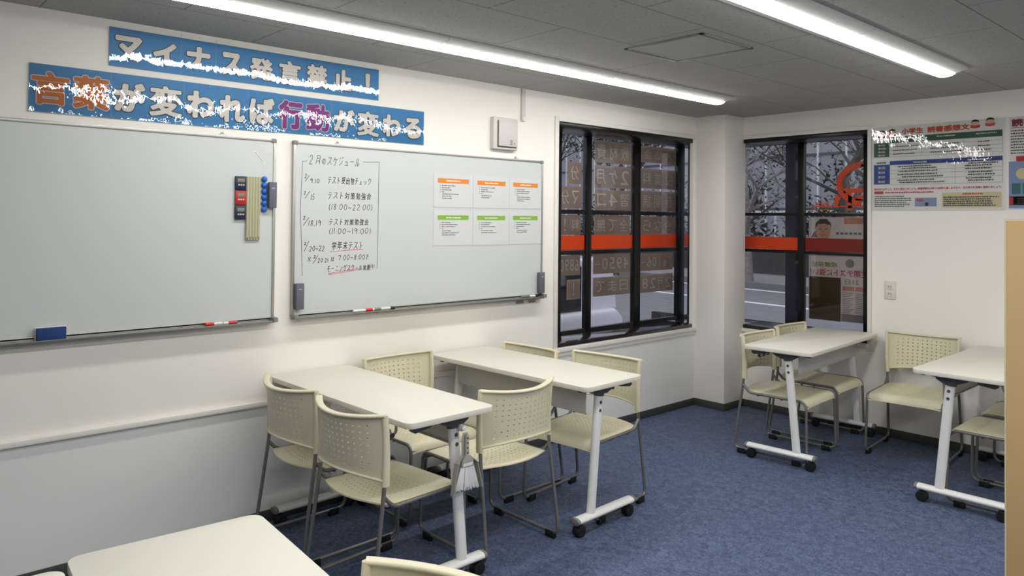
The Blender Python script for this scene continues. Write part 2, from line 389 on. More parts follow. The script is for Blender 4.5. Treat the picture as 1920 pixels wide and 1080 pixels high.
# ------------------------------------------------------------------ room shell
XR, YB = 6.6, -3.0
WZ0, WZ1 = .643, 2.204                 # window opening heights
b = MB().box(-.3, XR, YB, D+.3, -.12, 0); build('floor', b, FLOOR, kind='structure', smooth=0)
b = MB().box(-.35, XR, YB, D+.35, H, H+.15); build('ceiling', b, CEIL, kind='structure', smooth=0)
b = MB().box(-.32, 0, YB, 3.71, 0, H).box(-.32, 0, 3.71, D+.3, 0, WZ0).box(-.32, 0, 3.71, D+.3, WZ1, H).box(-.028, 0, 5.314, 5.36, WZ0, WZ1)
build('wall_left', b, WALL, kind='structure', smooth=0)
b = MB().box(0, 1.298, D, D+.3, 0, WZ0).box(0, 1.298, D, D+.3, WZ1, H).box(1.298, XR, D, D+.3, 0, H)
build('wall_back', b, WALL, kind='structure', smooth=0)
b = MB().box(-.028, .285, 5.345, D+.028, 0, H); build('wall_corner', b, WALL, kind='structure', bevel=.004)
b = MB().box(XR, XR+.15, YB, D+.3, 0, H); build('wall_right', b, WALL, kind='structure', smooth=0)
b = MB().box(-.3, XR, YB-.15, YB, 0, H); build('wall_rear', b, WALL, kind='structure', smooth=0)
b = MB().box(0, .006, YB, 5.345, .05, .583); build('trim_1', b, WALL2, kind='structure', smooth=0)          # smooth lower wall board
b = MB().box(0, .026, YB, 3.68, .583, .608); build('trim_2', b, TRIM, kind='structure', bevel=.003)       # dado rail
b = MB()
b.box(0, .014, 3.678, 3.711, .643, 2.236).box(0, .014, 3.711, 5.345, 2.204, 2.236).box(0, .022, 3.678, 5.345, .612, .643).box(0, .014, 3.678, 5.345, .583, .612)
build('trim_3', b, TRIM, kind='structure', bevel=.002)                                                    # left window casing
b = MB()
b.box(1.298, 1.324, D-.014, D, .588, 2.236).box(.285, 1.298, D-.014, D, 2.204, 2.236).box(.285, 1.298, D-.022, D, .612, .643)
build('trim_4', b, TRIM, kind='structure', bevel=.002)                                                    # back window casing
b = MB().box(0, .012, YB, 5.345, 0, .058); build('baseboard_left', b, BASE, kind='structure', bevel=.002)
b = MB().box(0, .285+.01, 5.335, 5.345, 0, .058).box(.285, .295, 5.345, D, 0, .058).box(.285, XR, D-.011, D, 0, .058)
build('baseboard_back', b, BASE, kind='structure', bevel=.002)

# ------------------------------------------------------------------ windows
def window_left():
    b = MB()
    for y0, y1 in ((3.90, 4.038), (4.312, 4.374), (4.896, 4.980), (5.500, 5.598), (5.70, 5.93)): b.box(GX-.03, GX+.008, y0, y1, .60, 2.204)
    b.box(GX-.03, GX+.006, 3.71, 5.93, .60, .692).box(GX-.03, GX+.006, 3.71, 5.93, 2.176, 2.204)
    for z0, z1 in ((1.568, 1.600), (1.261, 1.292)): b.box(GX-.026, GX+.002, 3.71, 5.93, z0, z1)
    b.box(-.27, -.0, 3.7095, 3.7105, .66, 2.204)
    w_ = build('window_1', b, BLACK, kind='structure', bevel=.002)
    s = MB().box(GX-.03, .004, 3.712, 5.313, .643, .672).box(GX-.03, -.03, 5.31, 5.72, .643, .672)
    build('sill', s, SILL, w_, bevel=.003)
    s = MB().box(GX-.03, .004, 3.712, 5.313, 2.172, 2.204).box(GX-.03, -.03, 5.31, 5.72, 2.172, 2.204)
    build('head_board', s, BLACK, w_, bevel=.003)
    g = MB().quad((GX-.012, 3.9, .69), (GX-.012, 5.72, .69), (GX-.012, 5.72, 2.18), (GX-.012, 3.9, 2.18))
    build('pane', g, GLASS, w_, smooth=0)
    for y0, y1 in ((4.038, 4.312), (4.374, 4.896), (4.980, 5.500), (5.598, 5.70)):
        build('orange_band', MB().quad((GX-.010, y0, 1.298), (GX-.010, y1, 1.298), (GX-.010, y1, 1.406), (GX-.010, y0, 1.406)), ORF, w_, smooth=0)
    return w_
W1 = window_left()
def window_back():
    b = MB()
    for x0, x1 in ((-.02, .10), (.613, .668), (1.145, 1.40)): b.box(x0, x1, GY-.008, GY+.03, .60, 2.204)
    b.box(-.02, 1.4, GY-.006, GY+.03, .60, .672).box(-.02, 1.4, GY-.006, GY+.03, 2.172, 2.204)
    for z0, z1 in ((1.574, 1.600), (1.262, 1.288)): b.box(-.02, 1.4, GY-.002, GY+.026, z0, z1)
    w_ = build('window_2', b, BLACK, kind='structure', bevel=.002)
    s = MB().box(.286, 1.297, D-.004, GY+.03, .643, .672).box(-.02, .3, D+.03, GY+.03, .643, .672); build('sill', s, SILL, w_, bevel=.003)
    s = MB().box(.286, 1.297, D-.004, GY+.03, 2.172, 2.204).box(-.02, .3, D+.03, GY+.03, 2.172, 2.204); build('head_board', s, BLACK, w_, bevel=.003)
    g = MB().quad((-.02, GY+.012, .67), (1.2, GY+.012, .67), (1.2, GY+.012, 2.18), (-.02, GY+.012, 2.18)); build('pane', g, GLASS, w_, smooth=0)
    for x0, x1 in ((.10, .613), (.668, 1.145)):
        build('orange_band' if x0 < .5 else 'shaded_orange_band', MB().quad((x0, GY+.010, 1.290), (x1, GY+.010, 1.290), (x1, GY+.010, 1.394), (x0, GY+.010, 1.394)), ORF if x0 < .5 else ORF_SHADE, w_, smooth=0)
    return w_
W2 = window_back()
# emblem film on the back window, seen from behind
fn = BW(GY+.008)
b = MB()
arc = [(1.155+.205*math.cos(math.radians(a)), 1.825+.150*math.sin(math.radians(a))) for a in range(62, 265, 8)]
arc = [(min(u, 1.143), v) for u, v in arc]
stroke(b, arc, .05, fn)
rect(b, .985, 1.143, 1.755, 1.79, fn); rect(b, 1.02, 1.05, 1.635, 1.755, fn); poly(b, circ(1.036, 1.637, .02), fn)
rect(b, 1.08, 1.143, 1.695, 1.735, fn); rect(b, .735, 1.143, 1.644, 1.655, fn)
poly(b, [(.912, 1.655), (.94, 1.655), (.95, 1.70), (.965, 1.72), (.93, 1.745), (.915, 1.71)], fn); rect(b, .76, .87, 1.620, 1.627, fn)
put_text(b, 'mina', .868, .755, 1.662, 1.690, fn, .0012)
tag(build('window_emblem', b, ORF, smooth=0), 'orange emblem film with curved loop and small lettering on the back window glass', 'emblem')

# paper signs stuck outside the left window, their writing readable from the street
signs = [
 (5.020, 5.494, 2.013, 2.150, '入塾金', 'right main pane, top row'), (5.008, 5.494, 1.794, 1.962, '授業料', 'right main pane, second row'),
 (5.010, 5.494, 1.602, 1.774, '春期講', 'right main pane, third row'), (5.012, 5.483, 1.405, 1.560, '今なら', 'right main pane, above the band'),
 (5.014, 5.465, 1.100, 1.245, 'Tel06－', 'right main pane, below the band'), (5.016, 5.467, .919, 1.069, '2月28', 'right main pane, lowest'),
 (4.437, 4.889, 1.979, 2.155, '教材費', 'middle pane, top row'), (4.438, 4.889, 1.779, 1.957, '2ヶ月', 'middle pane, second row'),
 (4.440, 4.889, 1.602, 1.765, '習4コ', 'middle pane, third row'), (4.436, 4.875, 1.404, 1.562, '全て無', 'middle pane, above the band'),
 (4.426, 4.883, 1.100, 1.255, '4950－', 'middle pane, below the band'), (4.427, 4.884, .924, 1.073, '日まで', 'middle pane, lowest'),
 (4.133, 4.285, 1.799, 1.966, '分', 'left pane, top'), (4.040, 4.286, 1.613, 1.778, 'マ分', 'left pane, second row'),
 (4.040, 4.283, 1.408, 1.560, '料！', 'left pane, above the band'), (4.040, 4.278, 1.102, 1.255, '6890', 'left pane, below the band'),
 (4.133, 4.280, .919, 1.070, '！', 'left pane, lowest')]
for y0, y1, z0, z1, s, where in signs:
    t = thing('paper_sign', 'brown paper sign, backwards %s, left window, %s' % (s, where), 'sign', (GX-.02, (y0+y1)/2, z0), 0, 'paper signs on the left window')
    build('sheet', MB().box(GX-.0215, GX-.020, y0, y1, z0, z1), CARD, t, smooth=0)
    b = MB(); n = len(s); pad = .03; cw = (y1-y0-.02)/n; fn = LW(GX-.0195)
    for i, ch in enumerate(s):
        a = y1-.01-cw*(i+.5); hw = min(cw*.36, .058)
        if ch in '！': put_text(b, '!', a+.006, a-.006, z0+.03, z1-.025, fn)
        elif ch == '－': rect(b, a-hw, a+hw, (z0+z1)/2-.004, (z0+z1)/2+.004, fn)
        elif ch == 'l': put_text(b, ch, a+.004, a-.004, z0+.035, z1-.03, fn)
        elif ch == 'e': put_text(b, ch, a+hw*.8, a-hw*.8, z0+.035, z1-.06, fn)
        else: put_text(b, ch, a+hw, a-hw, z0+.032, z1-.03, fn)
    build('lettering', b, CHALK, t, smooth=0)
# poster stuck outside the back window
t = thing('window_poster', 'pale school poster with face and backwards red lettering in the right back window pane', 'poster', (.93, GY+.02, .737))
build('sheet', MB().box(.696, 1.20, GY+.020, GY+.0215, .741, 1.566), POSTB, t, smooth=0)
fn = BW(GY+.0195)
b = MB()
put_text(b, '定期テストに強い！', 1.17, .71, 1.095, 1.150, fn, .0012, 0)
rect(b, .975, 1.065, .985, 1.02, fn, 1); rect(b, 1.075, 1.145, .985, 1.02, fn, 1); rect(b, .985, 1.145, 1.51, 1.56, fn, 1)
put_text(b, '21日', 1.10, .995, 1.035, 1.075, fn, .0012, 2); put_text(b, '成績保証', .93, .72, 1.165, 1.205, fn, .0012, 2)
for k in range(13): rect(b, .975, 1.055-.012*(k % 3), .965-.014*k, .970-.014*k, fn, 3)
for k in range(13): rect(b, 1.075, 1.145, .965-.014*k, .970-.014*k, fn, 3)
rect(b, .965, 1.147, .742, .80, fn, 4)
for k in range(6): rect(b, .92+.035*k, .945+.035*k, 1.425, 1.445, fn, 3)
poly(b, circ(1.03, 1.20, .035, 16), fn, 4)
build('print', b, [pm('faded red print', (196, 92, 92), .8), pm('faded salmon print', (214, 150, 128), .8), pm('faded lime print', (150, 164, 88), .8), pm('faded grey print', (140, 136, 134), .8), pm('faded grey block', (150, 148, 148), .8)], t, smooth=0)
b = MB(); fn2 = BW(GY+.019)
poly(b, [(.715, 1.40), (.86, 1.40), (.85, 1.43), (.76, 1.46), (.735, 1.44)], fn, 2)
poly(b, circ(.815, 1.455, .062, 24, .075), fn2, 0)
poly(b, [(.745, 1.455), (.752, 1.515), (.79, 1.55), (.845, 1.55), (.878, 1.515), (.882, 1.46), (.872, 1.50), (.83, 1.512), (.775, 1.508), (.757, 1.485)], BW(GY+.0185), 1)
fn3 = BW(GY+.0180)
for cx in (.792, .842): poly(b, circ(cx, 1.468, .011, 12, .004), fn3, 1)
stroke(b, [(.795, 1.425), (.808, 1.418), (.825, 1.418), (.838, 1.426)], .004, fn3, 3); stroke(b, [(.817, 1.46), (.812, 1.443), (.820, 1.441)], .003, fn3, 3)
build('portrait', b, [pm('faded skin print', (214, 176, 154), .8), pm('faded hair print', (96, 84, 74), .8), pm('faded coat print', (92, 92, 94), .8), pm('faded lip print', (170, 100, 92), .8)], t, smooth=0)
tag(build('notice_board', MB().box(.703, .960, GY+.0150, GY+.0175, .738, 1.084), OLIVE, bevel=.001), 'dark olive brown rectangular board in the lower right back window pane', 'board')

# ------------------------------------------------------------------ left wall: banners
def banner(label, sheets, chars, seams):
    y0, y1, z0 = min(s[0] for s in sheets), max(s[1] for s in sheets), min(s[2] for s in sheets)
    t = thing('wall_banner', label, 'banner', (0, (y0+y1)/2, z0), 0, 'blue slogan banners above the whiteboards')
    for a, c, lo, hi in sheets:
        n = 40; b = MB()
        vs = [(.0040, a+(c-a)*i/n, z) for z in (lo, hi) for i in range(n+1)]
        b.add(vs, [(i, i+1, n+2+i, n+1+i) for i in range(n)]); build('sheet', b, FBLUE, t)
    s = MB()
    for q in seams: s.box(.0052, .0056, q-.0008, q+.0008, z0+.004, z0+.19)
    build('sheet_seams', s, pm('seam film', (116, 170, 206), .4), t, smooth=0)
    for a, c, lo, hi in sheets:
        n = 60; b = MB()
        vs = [(.0085+.0005*math.sin(9*(a+(c-a)*i/n)), a+(c-a)*i/n, z) for z in (lo, hi) for i in range(n+1)]
        b.add(vs, [(i, i+1, n+2+i, n+1+i) for i in range(n)]); build('laminate_film', b, LAMI, t, smooth=60)
    groups = {}
    for ch, a, c, lo, hi, col in chars: groups.setdefault(col, []).append((ch, a, c, lo, hi))
    for col, L in groups.items():
        bo, bi = MB(), MB()
        for ch, a, c, lo, hi in L:
            dl = .0072 if ch not in '動葉禁変発言' else .0050
            g = dl+.0030
            put_text(bo, ch, a+g, c-g, lo+g, hi-g, LW(.0062), dl+.0034, n=12)
            put_text(bi, ch, a+g, c-g, lo+g, hi-g, LW(.0068), dl, n=12)
        build('letter_outline', bo, FDARK if col == 'w' else FPALE, t, smooth=0)
        build('lettering', bi, {'w': FWHITE, 'o': FORANGE, 'p': FPURPLE}[col], t, smooth=0)
U = [('マ', .916, 1.033, 2.216, 2.328), ('イ', 1.073, 1.181, 2.213, 2.324), ('ナ', 1.221, 1.338, 2.217, 2.329), ('ス', 1.38, 1.492, 2.208, 2.326), ('発', 1.524, 1.65, 2.205, 2.322),
     ('言', 1.677, 1.801, 2.199, 2.329), ('禁', 1.829, 1.954, 2.205, 2.332), ('止', 1.984, 2.101, 2.21, 2.328), ('！', 2.178, 2.217, 2.213, 2.328)]
L_ = [('言', .603, .748, 1.983, 2.127, 'o'), ('葉', .754, .903, 1.978, 2.129, 'o'), ('が', .914, 1.049, 1.984, 2.123, 'w'), ('変', 1.061, 1.211, 1.977, 2.125, 'w'), ('わ', 1.224, 1.358, 1.986, 2.121, 'w'),
      ('れ', 1.376, 1.509, 1.98, 2.118, 'w'), ('ば', 1.526, 1.662, 1.983, 2.125, 'w'), ('行', 1.677, 1.817, 1.974, 2.128, 'p'), ('動', 1.829, 1.97, 1.976, 2.125, 'p'), ('が', 1.987, 2.122, 1.986, 2.115, 'w'),
      ('変', 2.132, 2.277, 1.974, 2.118, 'w'), ('わ', 2.292, 2.422, 1.983, 2.115, 'w'), ('る', 2.434, 2.566, 1.984, 2.11, 'w')]
banner('shorter upper blue banner with white slogan lettering close under the ceiling', [(.895, 2.270, 2.184, 2.356)], [(*c, 'w') for c in U], (1.20, 1.36))
banner('longer lower blue banner with orange, white and purple slogan lettering above the whiteboards', [(.598, 1.670, 1.953, 2.154), (1.670, 2.582, 1.957, 2.152)], L_, (.905, 1.215, 1.52, 1.98, 2.29))

# ------------------------------------------------------------------ whiteboards
def whiteboard(label, y0, y1, z0, z1, hangers):
    t = thing('whiteboard', label, 'whiteboard', (0, (y0+y1)/2, z0), 0, 'wall whiteboards')
    build('panel', MB().box(.004, .017, y0+.008, y1-.008, z0+.006, z1-.008), BOARD, t, smooth=0)
    f = MB()
    f.box(.002, .022, y0, y0+.014, z0, z1).box(.002, .022, y1-.014, y1, z0, z1).box(.002, .022, y0+.014, y1-.014, z1-.014, z1).box(.002, .022, y0+.014, y1-.014, z0, z0+.012)
    build('frame', f, ALU, t, bevel=.002)
    for yy in (y0, y1):
        s = 1 if yy == y0 else -1
        a, c = sorted((yy-s*.002, yy+s*.024))
        build('corner_cap', MB().box(.001, .025, a, c, z1-.020, z1+.002), CORN, t, bevel=.004)
        build('tray_end', MB().box(.012, .064, *sorted((yy-s*.004, yy+s*.02)), z0-.012, z0+.012), CORN, t, bevel=.004)
    p = [(.016, z0+.008), (.016, z0-.012), (.056, z0-.016), (.060, z0-.004), (.055, z0-.002), (.053, z0-.009), (.022, z0-.006), (.022, z0+.008)]
    b = MB().extr(p, y0+.015, y1-.015, lambda u, v, w_: (u, w_, v)); build('tray', b, ALU2, t, bevel=.001)
    for hy in hangers:
        h = MB().box(.0, .006, hy-.007, hy+.007, z1-.002, z1+.016).box(0, .02, hy-.016, hy+.016, z1-.004, z1+.004)
        h.cyl((.004, hy, z1+.012), (.012, hy, z1+.012), .005, 10); build('hanger', h, ALU, t, bevel=.001)
    return t
WB1 = whiteboard('blank whiteboard at the left edge with timers and blue magnets', -.14, 1.664, 1.013, 1.917, (.10, 1.398))
WB2 = whiteboard('whiteboard with handwritten February schedule and six printed sheets, left of the window', 1.758, 3.552, 1.016, 1.918, (2.018, 3.315))
hw = [('2', 1.845, 1.872, 1.803, 1.853), ('月のスケジュール', 1.882, 2.15, 1.803, 1.852), ('2', 1.82, 1.838, 1.73, 1.752), ('/', 1.823, 1.851, 1.709, 1.746), ('9,10', 1.85, 1.91, 1.705, 1.729), ('テスト提出物チェック', 1.952, 2.224, 1.706, 1.744), ('2', 1.818, 1.832, 1.644, 1.662), ('/', 1.824, 1.854, 1.623, 1.663), ('15', 1.857, 1.883, 1.617, 1.648), ('テスト対策勉強会', 1.953, 2.223, 1.625, 1.663), ('(18:00～22:00)', 1.961, 2.234, 1.566, 1.600), ('2', 1.816, 1.831, 1.514, 1.533), ('/', 1.816, 1.852, 1.484, 1.53), ('18,19', 1.845, 1.922, 1.481, 1.512), ('テスト対策勉強会', 1.961, 2.208, 1.485, 1.52), ('(11:00～19:00)', 1.964, 2.226, 1.437, 1.469), ('2', 1.823, 1.838, 1.383, 1.398), ('/', 1.825, 1.852, 1.348, 1.404), ('20～22', 1.852, 1.944, 1.349, 1.376), ('学年末テスト', 1.979, 2.179, 1.354, 1.398), ('※', 1.841, 1.868, 1.293, 1.321), ('2', 1.877, 1.894, 1.311, 1.326), ('/', 1.876, 1.905, 1.285, 1.329), ('20.21', 1.901, 1.965, 1.288, 1.311), ('は', 1.978, 2.001, 1.292, 1.317), ('7:00～8:00で', 2.021, 2.211, 1.297, 1.326), ('モーニングスクール実施!!!', 1.955, 2.251, 1.237, 1.270)]
b = MB(); fn = LW(.0176)
for s, a, c, lo, hi in hw: put_hand(b, s, a, c, lo, hi, fn, .0027)
for ln in ([(1.816, 1.221), (1.81, 1.386), (1.8, 1.57), (1.807, 1.729), (1.809, 1.814), (1.838, 1.819)], [(2.165, 1.831), (2.27, 1.837), (2.268, 1.577), (2.269, 1.392), (2.265, 1.241)]): stroke(b, ln, .0022, fn)
for ln in ([(1.972, 1.342), (2.071, 1.349), (2.177, 1.351)], [(1.963, 1.227), (2.051, 1.238), (2.152, 1.246)], [(1.965, 1.221), (2.065, 1.232), (2.149, 1.241)]): stroke(b, ln, .0024, fn, 1)
build('handwriting', b, [INK, REDINK], WB2, smooth=0)

def bars(b, u, v, n, w_, fn, h=.0052, gap=.0045, m=0, rnd=random.Random(3)):
    """a line of fine print too small to read"""
    x = u
    while x < u+w_:
        l = rnd.uniform(.006, .014); rect(b, x, min(x+l, u+w_), v, v+h*rnd.uniform(.75, 1), fn, m); x += l+gap*rnd.uniform(.3, 1)
shets = [(2.645, 2.946, 1.592, 1.798, 0), (2.950, 3.247, 1.592, 1.796, 0), (3.250, 3.537, 1.594, 1.795, 0), (2.646, 2.947, 1.362, 1.577, 1), (2.950, 3.247, 1.360, 1.577, 1), (3.251, 3.537, 1.362, 1.579, 1)]
cols = ('left', 'middle', 'right')
for i, (a, c, lo, hi, g) in enumerate(shets):
    t = thing('notice_sheet', '%s printed sheet of the %s row on the whiteboard, %s heading bar' % (cols[i % 3], ('upper', 'lower')[g], ('orange', 'green')[g]), 'paper', (.018, (a+c)/2, lo), 0, 'printed sheets on the right whiteboard')
    build('sheet', MB().box(.0176, .0188, a+.001, c-.001, lo+.001, hi-.001), PAPER, t, smooth=0)
    fn = LW(.0191); b = MB(); rect(b, a+.032, c-.032, hi-.060, hi-.032, fn); build('heading_bar', b, (ORANGE, GREEN)[g], t, smooth=0)
    b = MB(); bars(b, a+.095, hi-.050, 1, (c-a)-.19, LW(.0194), .009); build('heading_print', b, PRINTW, t, smooth=0)
    b = MB(); rn = random.Random(i+5)
    for k in range(6+(i in (0, 2, 3))):
        ww = rn.uniform(.05, .13) if k != 3 else .018
        if k < 4: rect(b, a+.048, a+.052, hi-.078-.0125*k, hi-.072-.0125*k, fn)
        bars(b, a+.062+(.004 if k > 3 else 0), hi-.078-.0125*k, 1, ww, fn, rnd=rn)
    build('body_print', b, PRINT, t, smooth=0)

# things stuck on and standing on the boards
def eraser(label, y0, y1, z0, z1, x=.018):
    t = thing('board_eraser', label, 'eraser', (x, (y0+y1)/2, z0), 0, 'grey magnetic board erasers')
    build('body', MB().box(x+.008, x+.030, y0, y1, z0, z1), ERAS, t, bevel=.003)
    build('felt_pad', MB().box(x, x+.010, y0+.002, y1-.002, z0+.002, z1-.002), DGREY, t, bevel=.001)
    b = MB()
    for k in range(3): b.cyl((x+.030, (y0+y1)/2-.006+.006*k, z1-.03), (x+.0305, (y0+y1)/2-.006+.006*k, z1-.03), .002, 8)
    build('label_dots', b, PRINTW, t, smooth=0)
eraser('grey upright eraser on the right frame of the blank whiteboard', 1.618, 1.657, 1.570, 1.699, .0225)
eraser('grey upright eraser at the lower left corner of the schedule whiteboard', 1.768, 1.812, 1.053, 1.186, .0225)
eraser('grey upright eraser at the lower right corner of the schedule whiteboard', 3.502, 3.546, 1.034, 1.173, .0225)
t = thing('board_eraser', 'large dark blue eraser standing on the left whiteboard tray', 'eraser', (.03, .687, 1.004))
build('body', MB().box(.022, .036, .630, .744, 1.005, 1.062), WPLA, t, bevel=.002); build('felt_pad', MB().box(.036, .052, .633, .741, 1.005, 1.060), ERASB, t, bevel=.003)
for lab, mt, z1 in (('dark navy kitchen timer, topmost of three on the whiteboard', TNAVY, 1.724), ('red kitchen timer between two navy timers on the whiteboard', TRED, 1.653), ('dark navy kitchen timer, lowest of three on the whiteboard', TNAVY, 1.581)):
    t = thing('kitchen_timer', lab, 'timer', (.018, 1.482, z1-.07), 0, 'kitchen timers on the left whiteboard')
    build('body', MB().box(.0175, .032, 1.455, 1.509, z1-.070, z1-.001), mt, t, bevel=.004)
    build('screen', MB().box(.0315, .0328, 1.465, 1.500, z1-.031, z1-.013), LCD, t, bevel=.0005)
    for k in range(3): build('button', MB().cyl((.0315, 1.471+.0115*k, z1-.044), (.0335, 1.471+.0115*k, z1-.044), .0046, 14), BTN, t)
t = thing('ribbed_holder', 'tall beige ribbed magnetic holder beside the kitchen timers', 'holder', (.018, 1.546, 1.409))
build('body', MB().box(.0175, .028, 1.510, 1.582, 1.409, 1.723), KHAKI, t, bevel=.002)
for k in range(5): build('channel', MB().tube([(.028, 1.5175+.0143*k, 1.425), (.028, 1.5175+.0143*k, 1.722)], .0062, 8, sq=.6), KHAKI, t)
b = MB()
for k in range(5): put_text(b, str(k+1), 1.515+.0143*k, 1.520+.0143*k, 1.412, 1.421, LW(.0283), .0004)
build('numbers', b, PRINT, t, smooth=0)
for k, nm in enumerate(('topmost', 'second from top', 'third from top', 'third from bottom', 'second from bottom', 'lowest')):
    z = 1.713-.0302*k; b = MB()
    prof = [(.0, .0135), (.005, .0148), (.010, .0146), (.016, .0120), (.0195, .0070), (.0205, .0)]
    n = 20
    vs = [(.0175+h, 1.6025+r*math.cos(2*PI*i/n), z+r*math.sin(2*PI*i/n)) for h, r in prof[:-1] for i in range(n)]
    b.add(vs, [(j*n+i, j*n+(i+1) % n, (j+1)*n+(i+1) % n, (j+1)*n+i) for j in range(4) for i in range(n)] + [tuple(range(4*n, 5*n))])
    tag(build('round_magnet', b, BLUE, smooth=60), 'round blue magnet on the left whiteboard, %s of six in the column' % nm, 'magnet', 'blue magnets in a column')
def marker(label, y0, y1, z, parts):
    t = thing('board_marker', label, 'marker pen', (.038, (y0+y1)/2, z-.008), 0, 'marker pens on the whiteboard trays')
    L = y1-y0
    for nm, f0, f1, r, mt in parts: build(nm, MB().cyl((.038, y0+L*f0, z), (.038, y0+L*f1, z), r, 14), mt, t)
marker('red capped marker pen at left on the left whiteboard tray', 1.318, 1.400, 1.016, (('cap', 0, .48, .0085, REDP), ('barrel', .48, .96, .0075, WPLA), ('tip', .96, 1, .005, WPLA)))
marker('white marker pen with red band, right of the red capped one on the tray', 1.402, 1.470, 1.015, (('barrel', 0, .35, .0072, WPLA), ('band', .35, .98, .0078, REDP), ('tip', .98, 1, .004, WPLA)))
marker('white marker pen with red cap on the schedule whiteboard tray', 2.105, 2.222, 1.020, (('barrel', 0, .64, .0078, WPLA), ('cap', .64, 1, .0088, REDP)))
marker('short grey marker pen between the red and black capped pens', 2.226, 2.276, 1.020, (('barrel', 0, .2, .007, WPLA), ('cap', .2, 1, .008, CAP)))
marker('white marker pen with black cap on the schedule whiteboard tray', 2.280, 2.368, 1.020, (('barrel', 0, .68, .0078, WPLA), ('cap', .68, 1, .0088, BLKP)))
marker('grey marker pen near the right end of the schedule board tray', 3.345, 3.415, 1.020, (('barrel', 0, .6, .0078, CAP), ('cap', .6, 1, .0088, CAP)))
marker('black capped marker pen at the right end of the schedule board tray', 3.418, 3.500, 1.020, (('barrel', 0, .6, .0078, WPLA), ('cap', .6, 1, .0088, BLKP)))
for a, lab in ((3.326, 'left clear plastic pocket hanging under the schedule whiteboard tray'), (3.437, 'right clear plastic pocket hanging under the schedule whiteboard tray')):
    tag(build('clear_pocket', MB().box(.006, .0075, a, a+.070, .974, 1.012).box(.012, .0135, a, a+.070, .974, 1.005).box(.006, .0135, a, a+.07, .973, .9745), CLEAR, smooth=0), lab, 'pocket', 'clear pockets under the whiteboard')
t = thing('name_sticker', 'small slanted white sticker in the upper right corner of the blank whiteboard', 'sticker', (.018, 1.578, 1.79))
b = MB(); poly(b, [(1.544, 1.847), (1.601, 1.789), (1.610, 1.797), (1.553, 1.856)], LW(.0182)); build('sheet', b, WPLA, t, smooth=0)
b = MB()
for k in range(10): u, v = 1.554+.0048*k, 1.846-.0050*k; stroke(b, [(u, v), (u+.003, v-.003)], .003, LW(.0186))
build('print', b, PRINT, t, smooth=0)
b = MB(); poly(b, [(1.560, 1.901), (1.648, 1.901), (1.648, 1.842), (1.615, 1.848), (1.585, 1.872)], LW(.0180)); tag(build('tape_piece', b, pm('matte film', (206, 208, 208), .6), smooth=0), 'pale translucent tape in the top right corner of the blank whiteboard', 'tape')

# breaker box and cable cover
t = thing('breaker_box', 'small cream wall box with door above the schedule whiteboard', 'box', (0, 3.20, 1.970))
build('body', MB().box(0, .034, 3.098, 3.304, 1.970, 2.175), CREAM, t, bevel=.005)
build('door', MB().box(.036, .042, 3.136, 3.298, 1.990, 2.158), pm('box door', (200, 194, 192), .4), t, bevel=.003)
b = MB(); b.box(.0342, .0365, 3.130, 3.136, 1.986, 2.152).box(.0342, .0365, 3.130, 3.290, 1.983, 1.989); build('gap', b, HOLE, t, smooth=0)
b = MB(); fn = LW(.0425)
for k in range(5): rect(b, 3.232, 3.252, 2.030-.007*k, 2.033-.007*k, fn)
rect(b, 3.268, 3.273, 2.006, 2.018, fn); build('rating_print', b, PRINT, t, smooth=0)
t = thing('cable_cover', 'vertical white cable cover hanging from the ceiling right of the wall box', 'cable cover', (0, 3.373, 2.17))
build('channel', MB().box(0, .018, 3.358, 3.388, 2.176, H-.001), CREAM, t, bevel=.003); build('end_cap', MB().box(0, .021, 3.366, 3.391, 2.169, 2.200), TRIM, t, bevel=.004)

# ------------------------------------------------------------------ back wall: outlet and posters
t = thing('wall_outlet', 'double wall socket beside the right edge of the back window', 'outlet', (1.454, D, .98))
build('plate', MB().box(1.416, 1.494, D-.008, D, .978, 1.107), OUTP, t, bevel=.003)
for zc in (1.067, 1.017):
    s = build('socket', MB().box(1.434, 1.476, D-.010, D-.007, zc-.020, zc+.020), OUTP, t, bevel=.002)
    build('slot', MB().box(1.446, 1.449, D-.0108, D-.0098, zc-.006, zc+.008).box(1.460, 1.463, D-.0108, D-.0098, zc-.006, zc+.008), HOLE, s, smooth=0)
def kid(b, x, z, s, cm, y=D-.0040):
    """small drawn child reading a book"""
    poly(b, [(x-.035*s, z), (x, z-.006*s), (x+.035*s, z), (x+.038*s, z+.026*s), (x, z+.018*s), (x-.038*s, z+.026*s)], BW(y-.0003), cm)
    poly(b, circ(x, z+.040*s, .030*s, 16, .026*s), BW(y), 6)
    poly(b, [(x-.031*s, z+.040*s), (x-.026*s, z+.062*s), (x, z+.071*s), (x+.026*s, z+.062*s), (x+.031*s, z+.040*s), (x+.018*s, z+.052*s), (x-.018*s, z+.052*s)], BW(y-.0006), 5)
